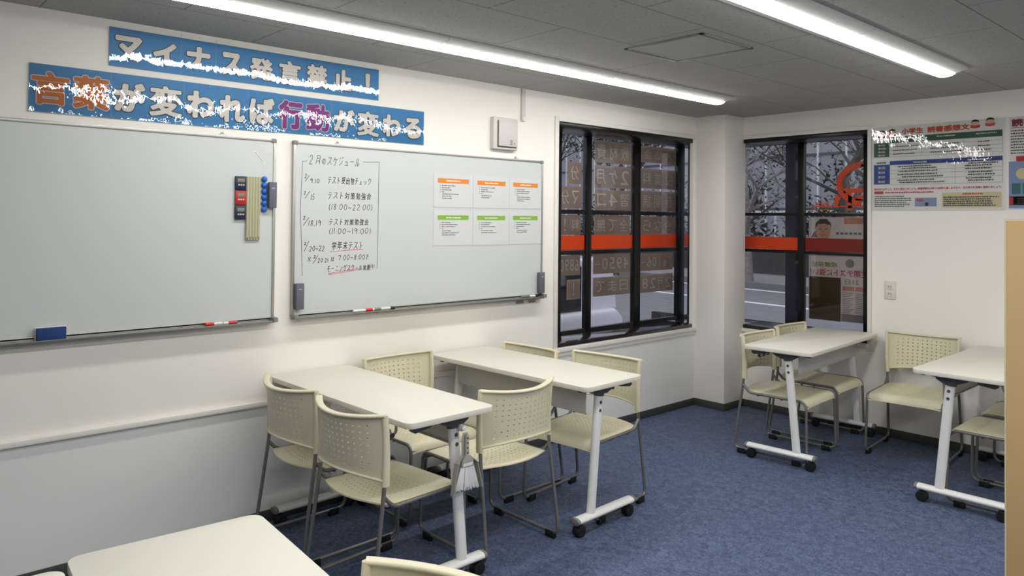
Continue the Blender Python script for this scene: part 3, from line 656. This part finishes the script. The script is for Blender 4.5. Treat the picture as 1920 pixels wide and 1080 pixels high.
def poster_main():
    t = thing('wall_poster', 'laminated book report timetable poster right of the back window', 'poster', (1.75, D, 1.62), 0, 'laminated posters on the back wall')
    build('sheet', MB().box(1.323, 2.172, D-.003, D-.001, 1.612, 2.213), PFILM, t, smooth=0)
    b = MB(); rect(b, 1.323, 2.172, 1.612, 2.213, BW(D-.0062)); build('laminate_film', b, LAMI, t, smooth=0)
    y = D-.0040; f = BW(y); f2 = BW(y-.0004)
    b = MB()
    rect(b, 1.448, 2.152, 2.094, 2.136, f, 0); rect(b, 1.341, 1.448, 1.996, 2.098, f, 0)
    rect(b, 1.452, 2.152, 1.937, 1.965, f, 1); rect(b, 1.341, 1.452, 1.800, 1.941, f, 1)
    rect(b, 1.793, 2.146, 1.633, 1.733, f, 2); rect(b, 1.345, 1.408, 1.730, 1.750, f, 3); poly(b, circ(1.653, 1.683, .026, 20, .010), f2, 4); rect(b, 1.62, 1.76, 1.640, 1.700, f, 7)
    poly(b, circ(1.697, 1.655, .012, 14, .014), f2, 5)
    for x, z, cm in ((1.395, 2.135, 4), (1.468, 2.140, 8), (1.995, 2.160, 8), (2.082, 2.166, 4)): kid(b, x, z, .78, cm)
    build('printed_panels', b, [GRNT, BLUT, CREAMT, REDT, PINK, HAIR, SKIN, PBLUE, ORT], t, smooth=0)
    b = MB()
    for k in range(4): put_text(b, '第%d回' % (k+1), 1.372, 1.418, 1.910-.033*k, 1.926-.033*k, f2, .0006); put_text(b, '第%d回' % (k+1), 1.372, 1.418, 2.075-.024*k, 2.087-.024*k, f2, .0006)
    rn = random.Random(11)
    for x0, x1 in ((1.50, 1.63), (1.76, 1.88), (2.0, 2.12)): bars(b, x0, 2.116, 1, x1-x0, f2, .009, rnd=rn)
    for x0, x1 in ((1.61, 1.70), (1.95, 2.07)): bars(b, x0, 1.945, 1, x1-x0, f2, .010, rnd=rn)
    build('reversed_print', b, PRINTW, t, smooth=0)
    b = MB()
    for s_, x0, x1 in (('小学生', 1.533, 1.672), ('読書感想文', 1.702, 1.960)): put_text(b, s_, x0, x1, 2.152, 2.190, f, .0020)
    build('title', b, ORT, t, smooth=0)
    b = MB(); put_text(b, '締め切りを守って、先生に提出しましょう。読書感想文の残りの枚数を渡しますので、次の学びを目標に頑張りましょう。', 1.345, 2.148, 1.757, 1.772, f, .0004)
    bars(b, 1.42, 1.735, 1, .32, f, .010, rnd=rn); bars(b, 1.92, 1.718, 1, .12, f2, .009, rnd=rn); build('red_print', b, REDT, t, smooth=0)
    b = MB()
    put_text(b, '課題図書', 1.362, 1.425, 1.949, 1.961, f, .0003)
    for z in (2.055, 2.028, 2.002):
        for x0, x1 in ((1.475, 1.65), (1.72, 1.92), (2.01, 2.09)): bars(b, x0, z+.008, 1, (x1-x0)*rn.uniform(.8, 1), f, .0085, rnd=rn)
    for z in (1.920, 1.905, 1.885, 1.862, 1.845, 1.822, 1.806):
        bars(b, rn.uniform(1.49, 1.54), z, 1, rn.uniform(.22, .30), f, .009, rnd=rn); bars(b, rn.uniform(1.93, 1.97), z+.002, 1, rn.uniform(.14, .18), f, .009, rnd=rn)
    for z in (1.708, 1.694, 1.680, 1.666, 1.652, 1.638): bars(b, 1.348, z, 1, rn.uniform(.2, .26), f, .008, rnd=rn)
    for z in (1.697, 1.683, 1.669, 1.655, 1.641): bars(b, 1.803, z, 1, rn.uniform(.27, .33), f2, .009, rnd=rn)
    build('body_print', b, PRINT, t, smooth=0)
    b = MB()
    for z in (2.094, 2.069, 2.042, 2.016, 1.994, 1.937, 1.897, 1.873, 1.838, 1.795): stroke(b, [(1.450, z), (2.152, z)], .0014, f2)
    for x, z0, z1 in ((1.662, 1.994, 2.094), (1.925, 1.994, 2.094), (2.152, 1.994, 2.094), (1.875, 1.795, 1.937), (2.152, 1.795, 1.937)): stroke(b, [(x, z0), (x, z1)], .0014, f2)
    build('table_rules', b, pm('thin grey rule', (120, 120, 120), .7), t, smooth=0)
poster_main()
def poster_side():
    t = thing('wall_poster', 'laminated poster with dark red heading, cut off at the right edge of the picture', 'poster', (2.60, D, 1.63), 0, 'laminated posters on the back wall')
    build('sheet', MB().box(2.185, 3.02, D-.003, D-.001, 1.618, 2.210), PFILM, t, smooth=0)
    b = MB(); rect(b, 2.185, 3.02, 1.618, 2.210, BW(D-.0062)); build('laminate_film', b, LAMI, t, smooth=0)
    y = D-.0040; f = BW(y); f2 = BW(y-.0004); b = MB()
    rect(b, 2.187, 3.015, 1.625, 1.925, f, 0); rect(b, 2.190, 3.01, 1.645, 1.70, f, 1); rect(b, 2.191, 2.212, 1.648, 1.697, f2, 2); rect(b, 2.228, 2.40, 1.925, 1.958, f2, 2)
    poly(b, circ(2.262, 1.845, .036, 20), f2, 3); rect(b, 2.205, 2.252, 1.715, 1.785, f2, 4); rect(b, 2.262, 2.31, 1.715, 1.785, f2, 4); rect(b, 2.32, 2.37, 1.715, 1.785, f2, 4)
    build('printed_panels', b, [PBLUE, PAPER, REDT, CREAMT, pm('poster teal', (74, 128, 140), .6)], t, smooth=0)
    b = MB(); put_text(b, '読書感想文', 2.205, 2.52, 2.150, 2.196, f, .0026); stroke(b, [(2.198, 2.140), (2.9, 2.140)], .003, f); build('title', b, pm('poster dark red', (150, 40, 66), .6), t, smooth=0)
    b = MB(); rn = random.Random(4)
    for k in range(9): bars(b, 2.198, 2.118-.018*k, 1, .6, f, .008, rnd=rn)
    for k in range(3): bars(b, 2.235, 1.682-.014*k, 1, .4, f2, .008, rnd=rn)
    build('body_print', b, PRINT, t, smooth=0)
poster_side()

# ------------------------------------------------------------------ ceiling: hatch and lamps
t = thing('ceiling_hatch', 'square access hatch with grey edge in the ceiling between the lamp rows', 'hatch', (1.44, 3.165, H))
b = MB()
for x0, x1, y0, y1 in ((1.212, 1.234, 2.945, 3.385), (1.648, 1.670, 2.945, 3.385), (1.212, 1.670, 2.945, 2.967), (1.212, 1.670, 3.363, 3.385)): b.box(x0, x1, y0, y1, H-.006, H)
build('frame', b, pm('hatch frame', (128, 128, 126), .45, metal=.3), t, bevel=.001)
build('panel', MB().box(1.236, 1.646, 2.969, 3.361, H-.003, H), CEILP, t, smooth=0)
def lamp_proto():
    t = thing('ceiling_light', '', 'ceiling light', (0, 0, H), 0)
    L = 1.234
    p = [(-.115, 0), (-.115, -.010), (-.058, -.026), (.058, -.026), (.115, -.010), (.115, 0)]
    b = MB().extr(p, .002, L-.002, lambda u, v, w_: (u, w_, v+H))
    build('housing', b, LAMPW, t, smooth=20)
    q = [(.052*math.cos(a), -.024+.018*math.sin(a)) for a in [math.radians(180+15*k) for k in range(13)]]
    b = MB(); ys_ = [.0, .004, L-.004, L]; sc = [.9, 1, 1, .9]; n = len(q)
    b.v = [(u*k, -.022+(v+.022)*k, 0) for u, v in q for k in (1,)]; b.v = []
    for yy, k in zip(ys_, sc): b.v += [(u*k, yy, H-.024+(v+.024)*k) for u, v in q]
    b.f = [(r*n+i, r*n+i+1, (r+1)*n+i+1, (r+1)*n+i) for r in range(3) for i in range(n-1)]+[tuple(range(n)), tuple(range(4*n-1, 3*n-1, -1))]
    b.m = [0]*len(b.f)
    build('light_bar', b, DIFF, t, smooth=40)
    return t
LP = lamp_proto()
WO_H = Vector((0, 0, H))
first = True
names = {0.675: 'row nearest the whiteboard wall', 2.135: 'row over the open floor', 3.595: 'third row from the whiteboard wall', 5.055: 'unseen added row farthest from the whiteboard wall'}  # farthest row is unseen, added to light the camera side
seg = ['far end unit', 'second unit from far end', 'third unit from far end', 'fourth unit from far end', 'fifth unit from far end', 'sixth unit from far end']
for x, nm in names.items():
    for k in range(3 if x < 1 else 4):  # end units of the second row are out of view, added for light
        y = 4.640-1.236*(k+1)
        lab = 'strip ceiling light, %s, %s' % (seg[k], nm)
        if first: o = LP; o.location = (x, y, H); o['label'] = lab; first = False
        else: o = dup(LP, (x, y, H), 0, lab)
        o['group'] = 'strip lamps on the ceiling'

# ------------------------------------------------------------------ tables
TL, TW, TZ = 1.193, .452, .729
def table_proto():
    t = thing('folding_table', '', 'table')
    P = rrect(TL, TW, .035, 6)
    b = MB().extr(P, TZ-.024, TZ, lambda u, v, w_: (u, v, w_)); b.m = [0]*len(b.m); b.m[0] = 1
    for i in range(2, len(b.m)): b.m[i] = 1
    build('tabletop', b, [TOP, TOPE], t, bevel=.002, smooth=35)
    b = MB().box(-.50, .50, -.150, -.125, TZ-.046, TZ-.024).box(-.50, .50, .13, .155, TZ-.046, TZ-.024).box(-.53, .53, -.005, .035, TZ-.060, TZ-.024)
    build('under_frame', b, GMET, t, bevel=.002)
    b = MB().box(-.485, .485, .098, .103, TZ-.165, TZ-.040).box(-.485, .485, .090, .098, TZ-.168, TZ-.163)
    build('modesty_panel', b, PANEL, t, bevel=.001)
    for sx in (-1, 1):
        x = sx*.525
        prof = rrect(.034, .050, .016, 4); n = len(prof)
        a, c = Vector((x, .050, .676)), Vector((x, .106, .086))
        vs = [(p.x+u, p.y+v, p.z) for p in (a, c) for u, v in prof]
        b = MB().add(vs, [(i, (i+1) % n, n+(i+1) % n, n+i) for i in range(n)] + [tuple(range(n)), tuple(range(2*n-1, n-1, -1))])
        lg = build('leg_post', b, WMET, t, smooth=50)
        bo = MB()
        for zz in (.625, .585):
            yy = .050+.056*(.676-zz)/.59
            bo.cyl((x+sx*.016, yy, zz), (x+sx*.0195, yy, zz), .0085, 14)
        build('bolts', bo, DGREY, lg, bevel=.001)
        h = [(-.060, 0), (.125, 0), (.115, -.022), (.085, -.040), (.015, -.040), (-.03, -.022)]
        b = MB().extr(h, x-.026, x+.026, lambda u, v, w_: (w_, u, v+TZ-.024)); build('fold_bracket', b, DGREY, t, bevel=.004)
        b = MB().tube([(x, .050, .655), (x, .046, .69)], .03, 16, rr=[.029, .031], sq=.8); build('post_collar', b, DGREY, lg)
        b = MB().extr([(-.175, -.004), (-.085, 0), (-.085, -.018), (-.165, -.030), (-.180, -.020)], x+sx*.006, x+sx*.034, lambda u, v, w_: (w_, u, v+TZ-.026)); build('release_lever', b, DGREY, t, bevel=.003)
        b = MB()
        for yy in (-.185, .185): b.box(x-.012, x+.012, yy-.012, yy+.012, TZ-.038, TZ-.024)
        build('bumper', b, RUB, t, bevel=.002)
        fp = [(.030*math.cos(q), .017*math.sin(q)) for q in [2*PI*k/16 for k in range(16)]]
        b = MB().extr(fp, -.212, .212, lambda u, v, w_: (x+u, w_, .078+v)); ft = build('foot', b, WMET, t, smooth=50)
        for sy in (-1, 1):
            b = MB().extr([(u*1.04, v*1.06) for u, v in fp], *sorted((sy*.212, sy*.229)), lambda u, v, w_: (x+u, w_, .078+v)); build('end_cap', b, CAP, ft, bevel=.004, smooth=50)
            yc = sy*.192
            b = MB().cyl((x-.021, yc, .029), (x+.021, yc, .029), .029, 24); cs = build('caster', b, RUB, t, bevel=.004)
            k = MB().cyl((x, yc, .05), (x, yc, .066), .008, 10).box(x-.022, x+.022, yc-.016, yc+.016, .038, .055); build('fork', k, RUB, cs, bevel=.003)
    for k in range(6):
        u = (.30+.062*(k % 3))*(1 if k < 3 else -1)
        b = MB().tube(fillet([(u, -.165, TZ-.026), (u, -.165, TZ-.078), (u, -.187, TZ-.088), (u, -.198, TZ-.062)], .014, 4), .006, 8); hk = build('bag_hook', b, GMET, t)
        build('hook_tip', MB().cyl((u-.009, -.187, TZ-.086), (u+.009, -.187, TZ-.086), .010, 10), DGREY, hk)
    return t
TP = table_proto()
def place(proto, used, loc, rz, label, group):
    if not used: proto.location = loc; proto.rotation_euler = (0, 0, math.radians(rz)); proto['label'] = label; proto['group'] = group; return proto
    return dup(proto, loc, math.radians(rz), label, group)
tabs = [(.607, 1.884, 1.2, 'white wheeled table with dustpan hanging from its leg'), (.622, 2.871, 182.4, 'white wheeled table with its end against the wall under the left window corner'),
        (1.205, 4.985, -85.8, 'white wheeled table in front of the back window'), (2.262, 4.999, 90.2, 'white wheeled table partly hidden by the tan partition'),
        (2.248, .603, -4., 'white tabletop in the foreground at the bottom left'), (2.269, .136, -4., 'white table whose corner just shows at the bottom left edge')]
for i, (x, y, a, lab) in enumerate(tabs): place(TP, i, (x, y, 0), a, lab, 'white folding tables')

# ------------------------------------------------------------------ chairs
def chair_proto():
    t = thing('stacking_chair', '', 'chair')
    # backrest: perforated curved shell
    ZB, ZT = .508, .769
    def ys(z): k = (z-ZB)/(ZT-ZB); return -.196-.004*k-.008*k*k
    def P(u, z):
        e = 1-(u/.226)**2; k = (z-ZB)/(ZT-ZB)
        return (u, ys(z)-(.066+.016*k)*e, z+e*(.018*(1-k)-.014*k))
    us = [-.226, -.212, -.19]; nh = 12; pu = .0295
    holes_u = []
    for k in range(nh):
        c = (k-(nh-1)/2)*pu; holes_u.append(len(us)); us += [c-.0037, c+.0037]
    us += [.19, .212, .226]
    zs = [ZB, ZB+.016]; holes_z = []
    for k in range(8):
        c = .541+.0262*k; holes_z.append(len(zs)); zs += [c-.0037, c+.0037]
    zs += [.750, ZT]
    b = MB(); nu = len(us)
    for z in zs:
        for u in us: b.v.append(P(u, z))
    for j in range(len(zs)-1):
        for i in range(nu-1):
            if i in holes_u and j in holes_z: continue
            b.f.append((j*nu+i, j*nu+i+1, (j+1)*nu+i+1, (j+1)*nu+i))
    b.m = [0]*len(b.f)
    bk = build('backrest', b, SHELL, t, solid=.005, smooth=40)
    def ribbon(pts, wd, th, name):
        """flange along an edge: wd deep (towards the sitter), th thick"""
        b = MB(); n = len(pts); sec = rrect(wd, th, th*.45, 2); m_ = len(sec)
        for i, p in enumerate(pts):
            d = (pts[min(i+1, n-1)]-pts[max(i-1, 0)]); d.z = 0; d.normalize(); nr = Vector((-d.y, d.x, 0))
            for a, c in sec: b.v.append(tuple(p+nr*a+Vector((0, 0, c))))
        for i in range(n-1):
            for k in range(m_): b.f.append((i*m_+k, i*m_+(k+1) % m_, (i+1)*m_+(k+1) % m_, (i+1)*m_+k))
        b.f += [tuple(range(m_)), tuple(range(n*m_-1, (n-1)*m_-1, -1))]; b.m = [0]*len(b.f)
        build(name, b, SHELL, bk, smooth=50)
    N = 28
    ribbon([Vector(P(-.226+.452*i/N, ZT))+Vector((0, .004, -.004)) for i in range(N+1)], .030, .012, 'top_rim')
    ribbon([Vector(P(-.214+.428*i/N, ZB))+Vector((0, 0, .003)) for i in range(N+1)], .018, .010, 'bottom_rim')
    for sx in (-1, 1):
        pts = []; rr = []
        for k in range(11):
            z = .490+.276*k/10; pts.append((sx*(.216+.006*k/10), ys(max(z, ZB))+.004+.004*math.sin(PI*k/10), z)); rr.append(.0185-.0045*k/10)
        b = MB().tube(pts, .014, 12, rr=rr, sq=.72)
        build('leg_sleeve', b, SHELL, bk, smooth=50)
    # seat: perforated, rounded rear edge, waterfall front
    def Q(u, v):
        x = .212*u
        yr = -.180-.055*(1-abs(u)**2)
        if v <= 1: y = yr+(.180-yr)*v; z = .412-.011*(1-u*u)*math.sin(PI*min(1, v*1.05)) + .006*(1-v)**2
        else:
            th = (v-1)*math.radians(85); y = .180+.05*math.sin(th); z = .412-.05*(1-math.cos(th))
        z -= .006*abs(u)**8
        return (x, y, z)
    us = [-1, -.96, -.9]; hu = []
    for k in range(12):
        c = (k-5.5)*.125; hu.append(len(us)); us += [c-.013, c+.013]
    us += [.9, .96, 1]
    vs_ = [0, .04, .1]; hv = []
    for k in range(9):
        c = .17+.072*k; hv.append(len(vs_)); vs_ += [c-.008, c+.008]
    vs_ += [.85, .93, 1, 1.2, 1.4, 1.6, 1.8, 2.0]
    b = MB(); nu = len(us)
    for v in vs_:
        for u in us: b.v.append(Q(u, v))
    for j in range(len(vs_)-1):
        for i in range(nu-1):
            if i in hu and j in hv: continue
            b.f.append((j*nu+i, j*nu+i+1, (j+1)*nu+i+1, (j+1)*nu+i))
    b.m = [0]*len(b.f)
    build('seat', b, SHELL, t, solid=.006, smooth=40)
    for sx in (-1, 1):
        def X(z): return sx*(.228-.012*max(0, min(1, z/.5)))
        base = [(-.194, .56), (-.198, .475), (-.260, .028), (.231, .028), (.222, .402), (-.155, .402), (-.198, .448)]
        pts = fillet([(X(z), y, z) for y, z in base], .045, 6)
        sf = build('side_frame', MB().tube(pts, .0085, 10), STEEL, t, smooth=60)
        for yy in (-.205, .165): build('glide', MB().box(X(0)-.012, X(0)+.012, yy-.028, yy+.028, 0, .034), RUB, sf, bevel=.003)
    b = MB().tube([(-.216, .221, .372), (.216, .221, .372)], .007, 8); build('front_rail', b, STEEL, t, smooth=60)
    b = MB().tube([(-.214, -.10, .392), (.214, -.10, .392)], .007, 8).tube([(-.214, .06, .392), (.214, .06, .392)], .007, 8); build('cross_rail', b, STEEL, t, smooth=60)
    return t
CP = chair_proto()
chairs = [(.914, 1.778, 5.4, 'beige chair seen from behind at front table, nearer the camera, right of its twin'),
          (.377, 1.787, 2.2, 'beige chair seen from behind at front table, close to the whiteboard wall'),
          (.316, 2.358, -88.9, 'beige chair with its back against the wall between the two left tables'),
          (.864, 2.365, 90.9, 'beige chair turned towards the wall between the left tables, right of the dustpan'),
          (.373, 2.904, 180.6, 'beige chair beyond the second left table, only its backrest top showing near the wall'),
          (.870, 3.043, 186.6, 'beige chair at the far side of the second left table, below the left window'),
          (1.153, 4.719, -86.7, 'beige chair left of the back window table, nearer the camera'),
          (1.100, 5.273, -87.7, 'beige chair left of the back window table, next to the back wall'),
          (1.726, 5.308, 185.2, 'beige chair against the back wall between the two right tables, fully visible backrest'),
          (2.401, 4.756, 91.2, 'beige chair at the right edge beside the partition, nearer the camera'),
          (2.387, 5.273, 93.8, 'beige chair at the right edge beside the partition, next to the back wall'),
          (2.448, .762, 196., 'beige chair in the foreground, only the top of its backrest showing')]
for i, (x, y, a, lab) in enumerate(chairs): place(CP, i, (x, y, 0), a, lab, 'beige perforated stacking chairs')

# ------------------------------------------------------------------ dustpan set hanging from the front table
hx = 1.157
t = thing('hook', 'white knob hook on the leg of the front left table', 'hook', (hx, 1.966, .655))
build('base', MB().cyl((hx-.004, 1.966, .655), (hx+.012, 1.966, .655), .016, 6), WPLA, t, bevel=.002); build('knob', MB().cyl((hx+.012, 1.966, .655), (hx+.026, 1.966, .655), .011, 6), WPLA, t, bevel=.002)
dx = hx+.026
t = thing('dustpan', 'grey dustpan hanging from the front left table leg', 'dustpan', (dx, 1.968, .40))
fn = lambda x: (lambda u, v, w_: (x+w_, u, v))
pan = [(1.898, .396), (2.052, .400), (2.020, .515), (1.988, .545), (1.986, .600), (1.980, .640), (1.956, .640), (1.950, .600), (1.950, .545), (1.917, .520)]
b = MB().extr(pan, 0, .004, fn(dx)); build('blade', b, DUST, t, bevel=.001)
for nm, pts in (('rim', [(1.898, .396), (1.917, .520), (1.950, .545)]), ('rim', [(2.052, .400), (2.020, .515), (1.988, .545)])):
    b = MB()
    for (u0, v0), (u1, v1), d0, d1 in zip(pts, pts[1:], (.022, .026), (.026, .012)):
        b.quad((dx, u0, v0), (dx, u1, v1), (dx+d1, u1, v1), (dx+d0, u0, v0))
    build(nm, b, DUST, t, solid=.003, smooth=40)
t = thing('hand_brush', 'white bristled hand brush clipped in the dustpan', 'brush', (dx+.012, 1.968, .41))
b = MB().extr([(1.938, .500), (2.003, .498), (2.000, .528), (1.978, .548), (1.976, .632), (1.970, .640), (1.962, .632), (1.960, .548), (1.944, .530)], .006, .020, fn(dx)); build('handle', b, DUST, t, bevel=.003)
b = MB()
for k in range(4): b.cyl((dx+.0198, 1.968, .560+.020*k), (dx+.0206, 1.968, .560+.020*k), .004, 10)
build('grip_holes', b, HOLE, t, smooth=0)
b = MB().box(dx+.0202, dx+.0212, 1.945, 1.994, .506, .518); build('label_strip', b, WPLA, t, smooth=0)
b = MB(); rn = random.Random(2)
for k in range(150):
    u = rn.random(); w_ = rn.random(); a = Vector((dx+.008+.010*w_, 1.940+.062*u, .502)); c = Vector((dx+.006+.016*w_, 1.912+.118*u+rn.uniform(-.003, .003), .414+rn.uniform(-.008, .010)-.004*u))
    b.tube([a, (a+c)/2, c], .0022, 4, rr=[.0026, .0028, .0016])
build('bristles', b, BRIS, t, smooth=60)

# ------------------------------------------------------------------ tan partition at the right
t = thing('partition', 'tan wooden partition panel at the right edge of the picture', 'partition', (3.9, 2.02, 0))
build('panel', MB().box(3.116, 4.70, 2.000, 2.040, .02, 1.531), TAN, t, bevel=.001)
build('edge_strip', MB().box(3.112, 3.116, 2.000, 2.040, .02, 1.531).box(3.112, 4.70, 2.000, 2.040, 1.531, 1.536), TANE, t, smooth=0)
for x in (3.35, 4.45): build('foot', MB().box(x-.03, x+.03, 1.86, 2.20, 0, .022), DGREY, t, bevel=.004)

# ------------------------------------------------------------------ outside
GZ = -.3
ua = Vector((.9925, -.122, 0)); va = Vector((.122, .9925, 0))
def RD(u, v, z): p = ua*u+va*v; return (p.x, p.y, z)
def rbx(b, u0, u1, v0, v1, z0, z1, m=0):
    vs = [RD(u, v, z) for z in (z0, z1) for v in (v0, v1) for u in (u0, u1)]
    return b.add(vs, [(0, 2, 3, 1), (4, 5, 7, 6), (0, 1, 5, 4), (2, 6, 7, 3), (0, 4, 6, 2), (1, 3, 7, 5)], m)
b = MB().box(-.9, .6, 5.95, 6.0, GZ, .64).box(-.4, -.33, YB, 6.0, GZ, .6); build('wall_outer', b, STONE, kind='structure', smooth=0)
build('ground', MB().box(-60, 25, -12, 60, GZ-.05, GZ), ASPH, kind='structure', smooth=0)
b = rbx(MB(), -45, 15, 14.52, 14.68, GZ, GZ+.006); rbx(b, -45, 15, 17.22, 17.38, GZ, GZ+.006)
o = build('road_lines', b, LINE, smooth=0); o['kind'] = 'structure'
b = rbx(MB(), -45, 15, 17.66, 17.86, GZ, GZ+.15, 0); build('kerb', b, KERB, kind='structure', smooth=0)
b = rbx(MB(), -45, 15, 17.86, 21.0, GZ, GZ+.14); build('pavement', b, PAVE, kind='structure', smooth=0)
b = rbx(MB(), -45, 15, 21.0, 21.25, GZ, .62); build('garden_wall', b, STONE, kind='structure', smooth=0)
t = thing('railing', 'white garden railing on the low wall across the street', 'railing', RD(-10, 21.1, .62))
b = MB()
for k in range(60):
    u = -22+.34*k; rbx(b, u, u+.12, 21.06, 21.18, .62, .86)
build('pickets', b, FACL, t, smooth=0)
t = thing('office_building', 'grey building with pale grid lines behind the trees across the street', 'building', RD(-14, 34, GZ))
build('facade', rbx(MB(), -42, 12, 33, 40, GZ, 14), FACA, t, smooth=0)
b = MB()
for k in range(38): rbx(b, -42+1.45*k, -41.91+1.45*k, 32.9, 33, GZ, 14)
build('pale_mullions', b, FACL, t, smooth=0)
b = MB()
for k in range(5): rbx(b, -42, 12, 32.92, 33, 2.1+2.6*k, 2.2+2.6*k)
build('floor_bands', b, pm('facade band', (70, 70, 76), .7), t, smooth=0)
b = MB()
rbx(b, -42, 12, 28.9, 29.0, 1.9, 2.0)
for k in range(30): rbx(b, -42+1.8*k, -41.95+1.8*k, 28.9, 29.0, GZ, 2.0)
tag(build('fence', b, FACL, smooth=0), 'pale rail fence in front of the grey building', 'fence')
def tree(label, u, v, h, r0, seed, barkm, leafm, nleaf, lean=0., leafz=.5, depth=4, lsz=.16):
    rn = random.Random(seed); base = Vector(RD(u, v, GZ+.1))
    t = thing('tree', label, 'tree', tuple(base), 0, 'trees across the street')
    b = MB(); tips = []
    def grow(p, d, l, r, n):
        q = p+d*l*.5+Vector((rn.uniform(-.06, .06), rn.uniform(-.06, .06), 0))*l; e = q+(d+Vector((rn.uniform(-.25, .25), rn.uniform(-.25, .25), rn.uniform(-.05, .1)))).normalized()*l*.5
        b.tube([p, q, e], r, 6 if n < depth else 9, rr=[r, r*.85, r*.7], cap=False)
        if n <= 1: tips.extend([q, e])
        if n == 0: return
        for _ in range(3 if n > 1 else 2):
            nd = (d*.75+Vector((rn.uniform(-1, 1), rn.uniform(-1, 1), rn.uniform(-.1, .55)))).normalized()
            grow(e if rn.random() < .6 else q, nd, l*rn.uniform(.55, .78), r*.5, n-1)
    grow(base, Vector((lean, 0, 1)).normalized(), h, r0, depth)
    build('trunk', b, barkm, t, smooth=60)
    if nleaf:
        f = MB()
        for _ in range(nleaf):
            p = rn.choice(tips)+Vector((rn.gauss(0, .28), rn.gauss(0, .28), rn.gauss(0, .22))); s = lsz*rn.uniform(.6, 1.2)
            a = Vector((rn.uniform(-1, 1), rn.uniform(-1, 1), rn.uniform(-1, 1))).normalized()*s; c = Vector((rn.uniform(-1, 1), rn.uniform(-1, 1), rn.uniform(-1, 1))).normalized()*s*.5
            f.quad(p-a, p+c, p+a, p-c)
        build('foliage', f, leafm, t, smooth=0)
def rdu(x, y): return (x*ua.x+y*ua.y, x*va.x+y*va.y)
def tr(lab, x, y, *a, **k): u, v = rdu(x, y); tree(lab, u, v, *a, **k)
tr('pale trunked street tree at the left edge of the back window view', -7.65, 19.2, 2.6, .17, 3, PALEB, LEAF, 0, depth=5)
tr('thick leaning tree seen in the upper right pane of the back window', -4.75, 19.0, 2.9, .22, 8, BARK, LEAF, 1500, lean=.03, depth=5, lsz=.075)
tr('dark leafed small tree seen left of the orange emblem', -5.1, 18.6, 1.1, .07, 12, DLEAF, DLEAF, 420, depth=4, lsz=.08)
tr('green street tree behind the paper signs of the left window', -11.5, 18.0, 2.4, .15, 21, BARK, LEAF, 1800, depth=5, lsz=.09)
tr('bare street tree seen in the left pane of the left window', -14.8, 17.0, 2.4, .15, 25, BARK, LEAF, 600, depth=5, lsz=.08)
tr('thin bare tree seen at the right end of the left window', -9.0, 19.6, 2.0, .10, 33, BARK, LEAF, 500, depth=5, lsz=.07)
def shrubs():
    rn = random.Random(9)
    f = MB()
    for _ in range(14000):
        u = rn.uniform(-24, -2); hgt = 1.0+.5*math.sin(u*1.7)+.3*math.sin(u*4.1)
        p = Vector(RD(u, 22.8+rn.uniform(-.7, .7), (.1+abs(rn.gauss(0, .75))*hgt))); s = .11*rn.uniform(.6, 1.3)
        a = Vector((rn.uniform(-1, 1), rn.uniform(-1, 1), rn.uniform(-1, 1))).normalized()*s; c = Vector((rn.uniform(-1, 1), rn.uniform(-1, 1), rn.uniform(-1, 1))).normalized()*s*.5
        f.quad(p-a, p+c, p+a, p-c)
    o = build('hedge', f, LEAF, smooth=0); tag(o, 'dull green hedge behind the low wall across the street', 'hedge'); o['kind'] = 'stuff'
shrubs()
build('outer_column', MB().box(.430, .552, 6.05, 6.16, GZ, 3.0), NAVY, kind='structure', bevel=.004)

def car():
    t = thing('parked_car', 'white parked car close outside the left window', 'car', (-2.35, 4.4, GZ))
    x0, x1 = -3.10, -1.62; y0, y1 = 2.75, 6.42
    prof = [(y0, GZ+.28), (y0+.02, GZ+.62), (y0+.55, GZ+.80), (y0+.95, GZ+.86), (y1-.12, GZ+.88), (y1, GZ+.78), (y1+.02, GZ+.30), (y1-.2, GZ+.20), (y0+.2, GZ+.20)]
    b = MB().extr(prof[::-1], x0, x1, lambda u, v, w_: (w_, u, v)); build('body', b, CARW, t, bevel=.05, seg=3, smooth=50)
    cab = [(y0+.85, GZ+.84), (y0+1.35, GZ+1.36), (y0+1.7, GZ+1.42), (y1-.10, GZ+1.42), (y1-.02, GZ+.88), (y1-.03, GZ+.84)]
    b = MB().extr(cab[::-1], x0+.08, x1-.08, lambda u, v, w_: (w_, u, v)); build('cabin', b, CARW, t, bevel=.05, seg=3, smooth=50)
    for xx in (x0+.075, x1-.085):
        for a, c in ((y0+1.2, y0+2.10), (y0+2.18, y0+3.06)):
            build('side_window', MB().box(xx, xx+.012, a, c, GZ+.80, GZ+1.34), CARG, t, bevel=.004)
    b = MB().quad((x0+.16, y0+.90, GZ+.90), (x1-.16, y0+.90, GZ+.90), (x1-.2, y0+1.31, GZ+1.33), (x0+.2, y0+1.31, GZ+1.33)); build('windscreen', b, CARG, t, solid=.01, smooth=0)
    for xx in (x0+.06, x1-.06):
        for yy in (y0+.72, y1-.68):
            wl = build('wheel', MB().cyl((xx-.09, yy, GZ+.29), (xx+.09, yy, GZ+.29), .29, 28), CARB, t, bevel=.02); build('hub_cap', MB().cyl((xx-.095, yy, GZ+.29), (xx+.095, yy, GZ+.29), .17, 20), ALU, wl, bevel=.01)
    for xx, sx in ((x0, -1), (x1, 1)): build('door_mirror', MB().box(*sorted((xx-sx*.02, xx+sx*.14)), y0+1.10, y0+1.22, GZ+.90, GZ+1.03), CARB, t, bevel=.02)
    b = MB().box(x1-.004, x1+.004, y0+2.08, y0+2.095, GZ+.3, GZ+.86).box(x1-.004, x1+.004, y0+1.15, y0+1.165, GZ+.3, GZ+.86).box(x1-.004, x1+.006, y0+1.1, y1-.7, GZ+.44, GZ+.46); build('door_seams', b, CARB, t, smooth=0)
car()
